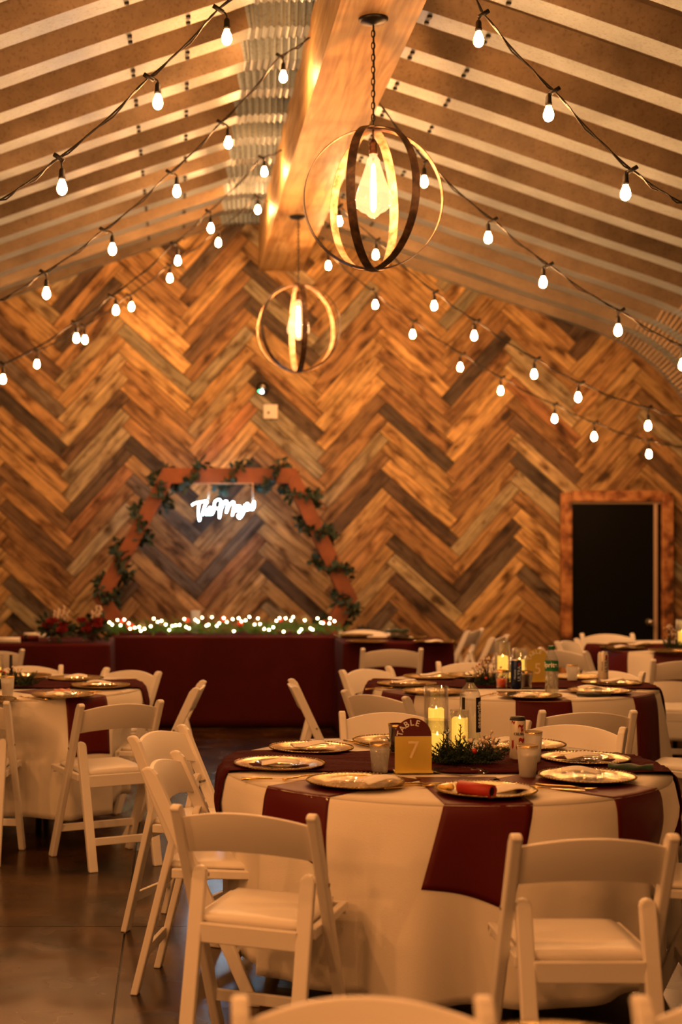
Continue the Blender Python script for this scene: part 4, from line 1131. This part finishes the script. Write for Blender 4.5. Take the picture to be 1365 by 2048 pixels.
# table number signs
def number_sign(px, py_, num, label, az=0, dz=.009, top='signreflect'):
    x, y = onz(px, py_, ZT); o = empty('table_number_sign', (x, y, ZT+dz), math.radians(az)); tag(o, label, 'sign', 'arched gold table number signs')
    w_, h_ = .128, .188; r = w_/2; hc = h_-r
    split = h_*.665
    def arc_(z0, z1, n=20):
        L_ = []
        # outline of the arch between heights z0 and z1
        right = []; 
        for k in range(n+1):
            z = z0+(z1-z0)*k/n; xx = r if z <= hc else math.sqrt(max(0, r*r-(z-hc)**2)); right.append((xx, z))
        return right+[(-a, b_) for a, b_ in reversed(right)]
    m = MB(); m.sm = False; m.prism(arc_(.006, split, 8), -.0016, .0016, 'y'); m.build('gold_panel', M['goldmir'], o)
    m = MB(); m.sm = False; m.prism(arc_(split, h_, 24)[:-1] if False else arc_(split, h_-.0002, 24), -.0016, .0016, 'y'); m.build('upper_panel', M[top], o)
    m = MB(); m.sm = False; m.box((0, .004, .003), (w_+.004, .05, .006)); m.build('base', M['goldmir'], o, bevel=.001)
    word = 'TABLE'; 
    for k, ch in enumerate(word):
        me = text_mesh(ch, .029, .0005, .0004); a = math.radians(72-k*26+0)
        a = math.radians(168-k*24)
        cx_, cz_ = (r-.017)*math.cos(a), hc+(r-.017)*math.sin(a)
        Rm = Matrix.Translation((cx_, -.0022, cz_)) @ Matrix.Rotation(-(a-PI/2), 4, 'Y') @ Matrix.Rotation(PI/2, 4, 'X')
        me.transform(Rm); me.materials.clear(); me.materials.append(M['white']); link('letter', me, o)
    me = text_mesh(num, .085, .0005, 0); me.transform(Matrix.Translation((0, -.0022, .075)) @ Matrix.Rotation(PI/2, 4, 'X')); me.materials.clear(); me.materials.append(M['palegold']); link('numeral', me, o)
M['signreflect'] = mat('burgundy_reflection', (.10, .008, .010), .2); M['palegold'] = mat('pale_numeral', (.85, .72, .45), .4)  # burgundy mirrored in the gold sign, painted in as its upper part
number_sign(827, 1550, '7', 'arched gold TABLE 7 sign with painted burgundy reflection on the nearest table', 3)
number_sign(1076, 1368, '5', 'arched gold TABLE 5 sign behind the green capped bottle', 0, top='goldmir')

# cutlery
def fork(px, py_, az, label):
    x, y = onz(px, py_, ZT+.005); q = MB(); q.sm = False
    q.sweep([(-.095, 0, .003), (-.05, 0, .004), (.02, 0, .006), (.045, 0, .004)], [.0045, .0035, .0025, .004], 8)
    q.box((.055, 0, .003), (.026, .022, .002))
    for k in range(4): q.sweep([(.066, -.009+.006*k, .003), (.09, -.009+.006*k, .005), (.104, -.009+.006*k, .008)], [.0017, .0016, .0008], 6)
    o = q.build('fork', M['goldcut'], loc=(x, y, ZT+.006), rot=(0, 0, math.radians(az))); return tag(o, label, 'fork', 'gold forks')
def knife(px, py_, az, label):
    x, y = onz(px, py_, ZT+.005); q = MB(); q.sweep([(-.11, 0, .004), (-.06, 0, .005), (-.005, 0, .004)], [.005, .0055, .0035], 8)
    q.prism([(-.006, -.006), (.09, -.008), (.108, .000), (.10, .007), (-.006, .006)], .003, .0045, 'z')
    o = q.build('knife', M['goldcut'], loc=(x, y, ZT+.006), rot=(0, 0, math.radians(az))); return tag(o, label, 'knife', 'gold knives')
fork(608, 1556, 38, 'gold fork left of the front left charger on the nearest table'); knife(548, 1560, 8, 'gold knife on the bare cloth left of the front left charger')
fork(820, 1576, 20, 'gold fork between the two front chargers of the nearest table'); knife(850, 1570, 14, 'gold knife between the two front chargers of the nearest table')
knife(1105, 1580, -20, 'gold knife right of the front charger on the nearest table'); fork(1130, 1576, -30, 'gold fork right of the front charger on the nearest table')
knife(722, 1490, -60, 'gold knife lying beyond the left pair of chargers on the nearest table')
fork(975, 1392, 55, 'gold fork left of the front charger on the middle right table'); knife(1110, 1396, -10, 'gold knife below the green capped bottle'); knife(1275, 1383, 0, 'gold knife at the right rim of the middle right table')
fork(68, 1398, 140, 'gold fork at the front of the left table'); knife(40, 1402, -28, 'gold knife at the front of the left table'); knife(205, 1386, 6, 'gold knife right of the front charger on the left table'); fork(80, 1356, 60, 'gold fork at the back of the left table')
fork(760, 1378, 30, 'gold fork at the left rim of the middle right table')
M['food'] = mat('pink_food', (.75, .3, .2), .5); M['lemonfood'] = mat('yellow_scraps', (.8, .55, .1), .5)
x, y = onz(124, 1386, ZT+.03); fold(x, y, ZT+.033, .08, .04, .018, 5, M['food'], 'pink food remnant on the front right charger of the left table', 'food_scrap', 'food')
x, y = onz(895, 1576, ZT+.02); fold(x, y, ZT+.016, .045, .05, .014, 40, M['lemonfood'], 'yellow food scrap at the left of the rolled red napkin on the front charger', 'food_scrap', 'food')

# ------------------------------------------------------------------ head table garland and bouquets
def head_garland():
    rr = random.Random(21); y0 = 12.72; x0, x1 = (212-CX)*y0/F, (682-CX)*y0/F
    root = empty('lit_garland', ((x0+x1)/2, y0, ZT+.001)); tag(root, 'pine garland with warm fairy lights along the head table', 'garland')
    m = MB(); cx = root.location.x
    for k in range(420):
        x = rr.uniform(x0, x1)-cx; p = Vector((x, rr.uniform(-.08, .08), rr.uniform(.01, .08))); d = Vector((rr.gauss(0, .8), rr.gauss(-.1, .8), rr.uniform(-.05, .9)))
        sprig(m, p, d, rr.uniform(.05, .12), rr, .035, .5, .003)
    o = m.build('foliage', M['green2'], root, fixn=False); o['kind'] = 'stuff'
    pts = []; n = 62
    for k in range(n):
        x = x0+.03+(x1-x0-.06)*(k+rr.uniform(-.4, .4))/n-cx; pts.append(Vector((x, -.115-rr.uniform(0, .035), rr.uniform(.03, .165))))
    q = MB(); q.sweep([p+Vector((0, .006, 0)) for p in pts], .0014, 5); q.build('light_wire', M['cord'], root)
    led = None
    for p in pts:
        if led is None:
            q = MB(); q.ball((0, 0, 0), .0085, 10, 6); led = q.build('fairy_light', M['led'], root, loc=p)
        else:
            c_ = led.copy(); C.objects.link(c_); c_.parent = root; c_.location = p
    for (px, r, z) in ((262, .033, .075), (258, .022, .10), (375, .02, .13), (447, .028, .14), (480, .026, .10), (645, .02, .11), (245, .02, .12), (560, .018, .13)):
        q = MB(); q.ball((0, 0, 0), r, 14, 8); q.build('red_ornament', M['redorn'], root, loc=((px-CX)*y0/F-cx, -.10, z))
    for (px, z) in ((325, .08), (285, .06), (422, .15), (610, .12)):
        q = MB()
        for k in range(30):
            t = k/30; a = k*2.4; rr_ = .026*math.sin(PI*(.15+.8*t)); q.box((rr_*math.cos(a), rr_*math.sin(a), t*.055), (.014, .014, .006), Matrix.Rotation(a, 3, 'Z'))
        q.build('pine_cone', M['twigpale'], root, loc=((px-CX)*y0/F-cx, -.08, z))
M['green2'] = mat('pine_garland_needles', (.08, .19, .03), .7, noise=.4, nscale=30); M['redorn'] = mat('red_ornament', (.75, .05, .02), .3); M['twigpale'] = mat('pale_pine_cone', (.30, .2, .11), .7)
head_garland()
def bouquet(px, d, seed, label):
    rr = random.Random(seed); X = (px-CX)*d/F; o = empty('bouquet', (X, d, ZT+.001)); tag(o, label, 'bouquet', 'bouquets in vases'); o.scale = (1.15, 1.15, 1.15)
    q = MB(); q.lathe([(0, 0), (.045, .0), (.05, .01), (.048, .10), (.055, .13), (.053, .13), (.045, .1), (.044, .008), (0, .006)], 24); q.build('vase', M['glass'], o)
    m = MB()
    for k in range(100):
        p = Vector((rr.gauss(0, .03), rr.gauss(0, .03), rr.uniform(.04, .14))); dd = Vector((rr.gauss(0, 1), rr.gauss(0, .8), rr.uniform(-.6, 1.0)))
        if k % 2: sprig(m, p, dd, rr.uniform(.06, .12), rr, .03, .5, .0025)
        else: leaf(m, p+dd.normalized()*rr.uniform(.03, .08), dd, rr.uniform(.05, .08), rr.uniform(.025, .04), rr)
    f_ = m.build('foliage', M['green'], o, fixn=False); f_['kind'] = 'stuff'
    for k in range(5):
        a = k*1.3+seed; c_ = Vector((.06*math.cos(a), -.05+.03*math.sin(a), .12+.035*math.sin(k*2.1)))
        q = MB()
        for j in range(16):
            t = j/16; aa = j*2.4; rr_ = .006+.024*t; s_ = Vector((math.cos(aa)*rr_, math.sin(aa)*rr_, .012*(1-t)))
            nrm = Vector((math.cos(aa), math.sin(aa), .5)); leaf(q, s_-Vector((0, 0, .014)), Vector((math.cos(aa)*.4, math.sin(aa)*.4, 1)), .032, .03, rr)
        q.ball((0, 0, -.004), .018, 10, 6); q.build('rose', M['rose'], o, loc=c_)
    q = MB()
    for k in range(5):
        e = Vector((rr.gauss(.05, .03), rr.gauss(0, .03), rr.uniform(.18, .25))); q.sweep([(0, 0, .08), e*.6, e], .0015, 5)
        for j in range(6): q.ball(e*(1-.05*j)+Vector((rr.gauss(0, .006), 0, 0)), .008, 6, 4)
    q.build('white_sprays', M['pearl'], o)
bouquet(112, 11.78, 3, 'red rose and evergreen bouquet, the left one on the left burgundy table')
bouquet(182, 11.85, 8, 'red rose and evergreen bouquet, the right one beside the lit garland')

# foreground right: small dark floor device omitted; nothing else
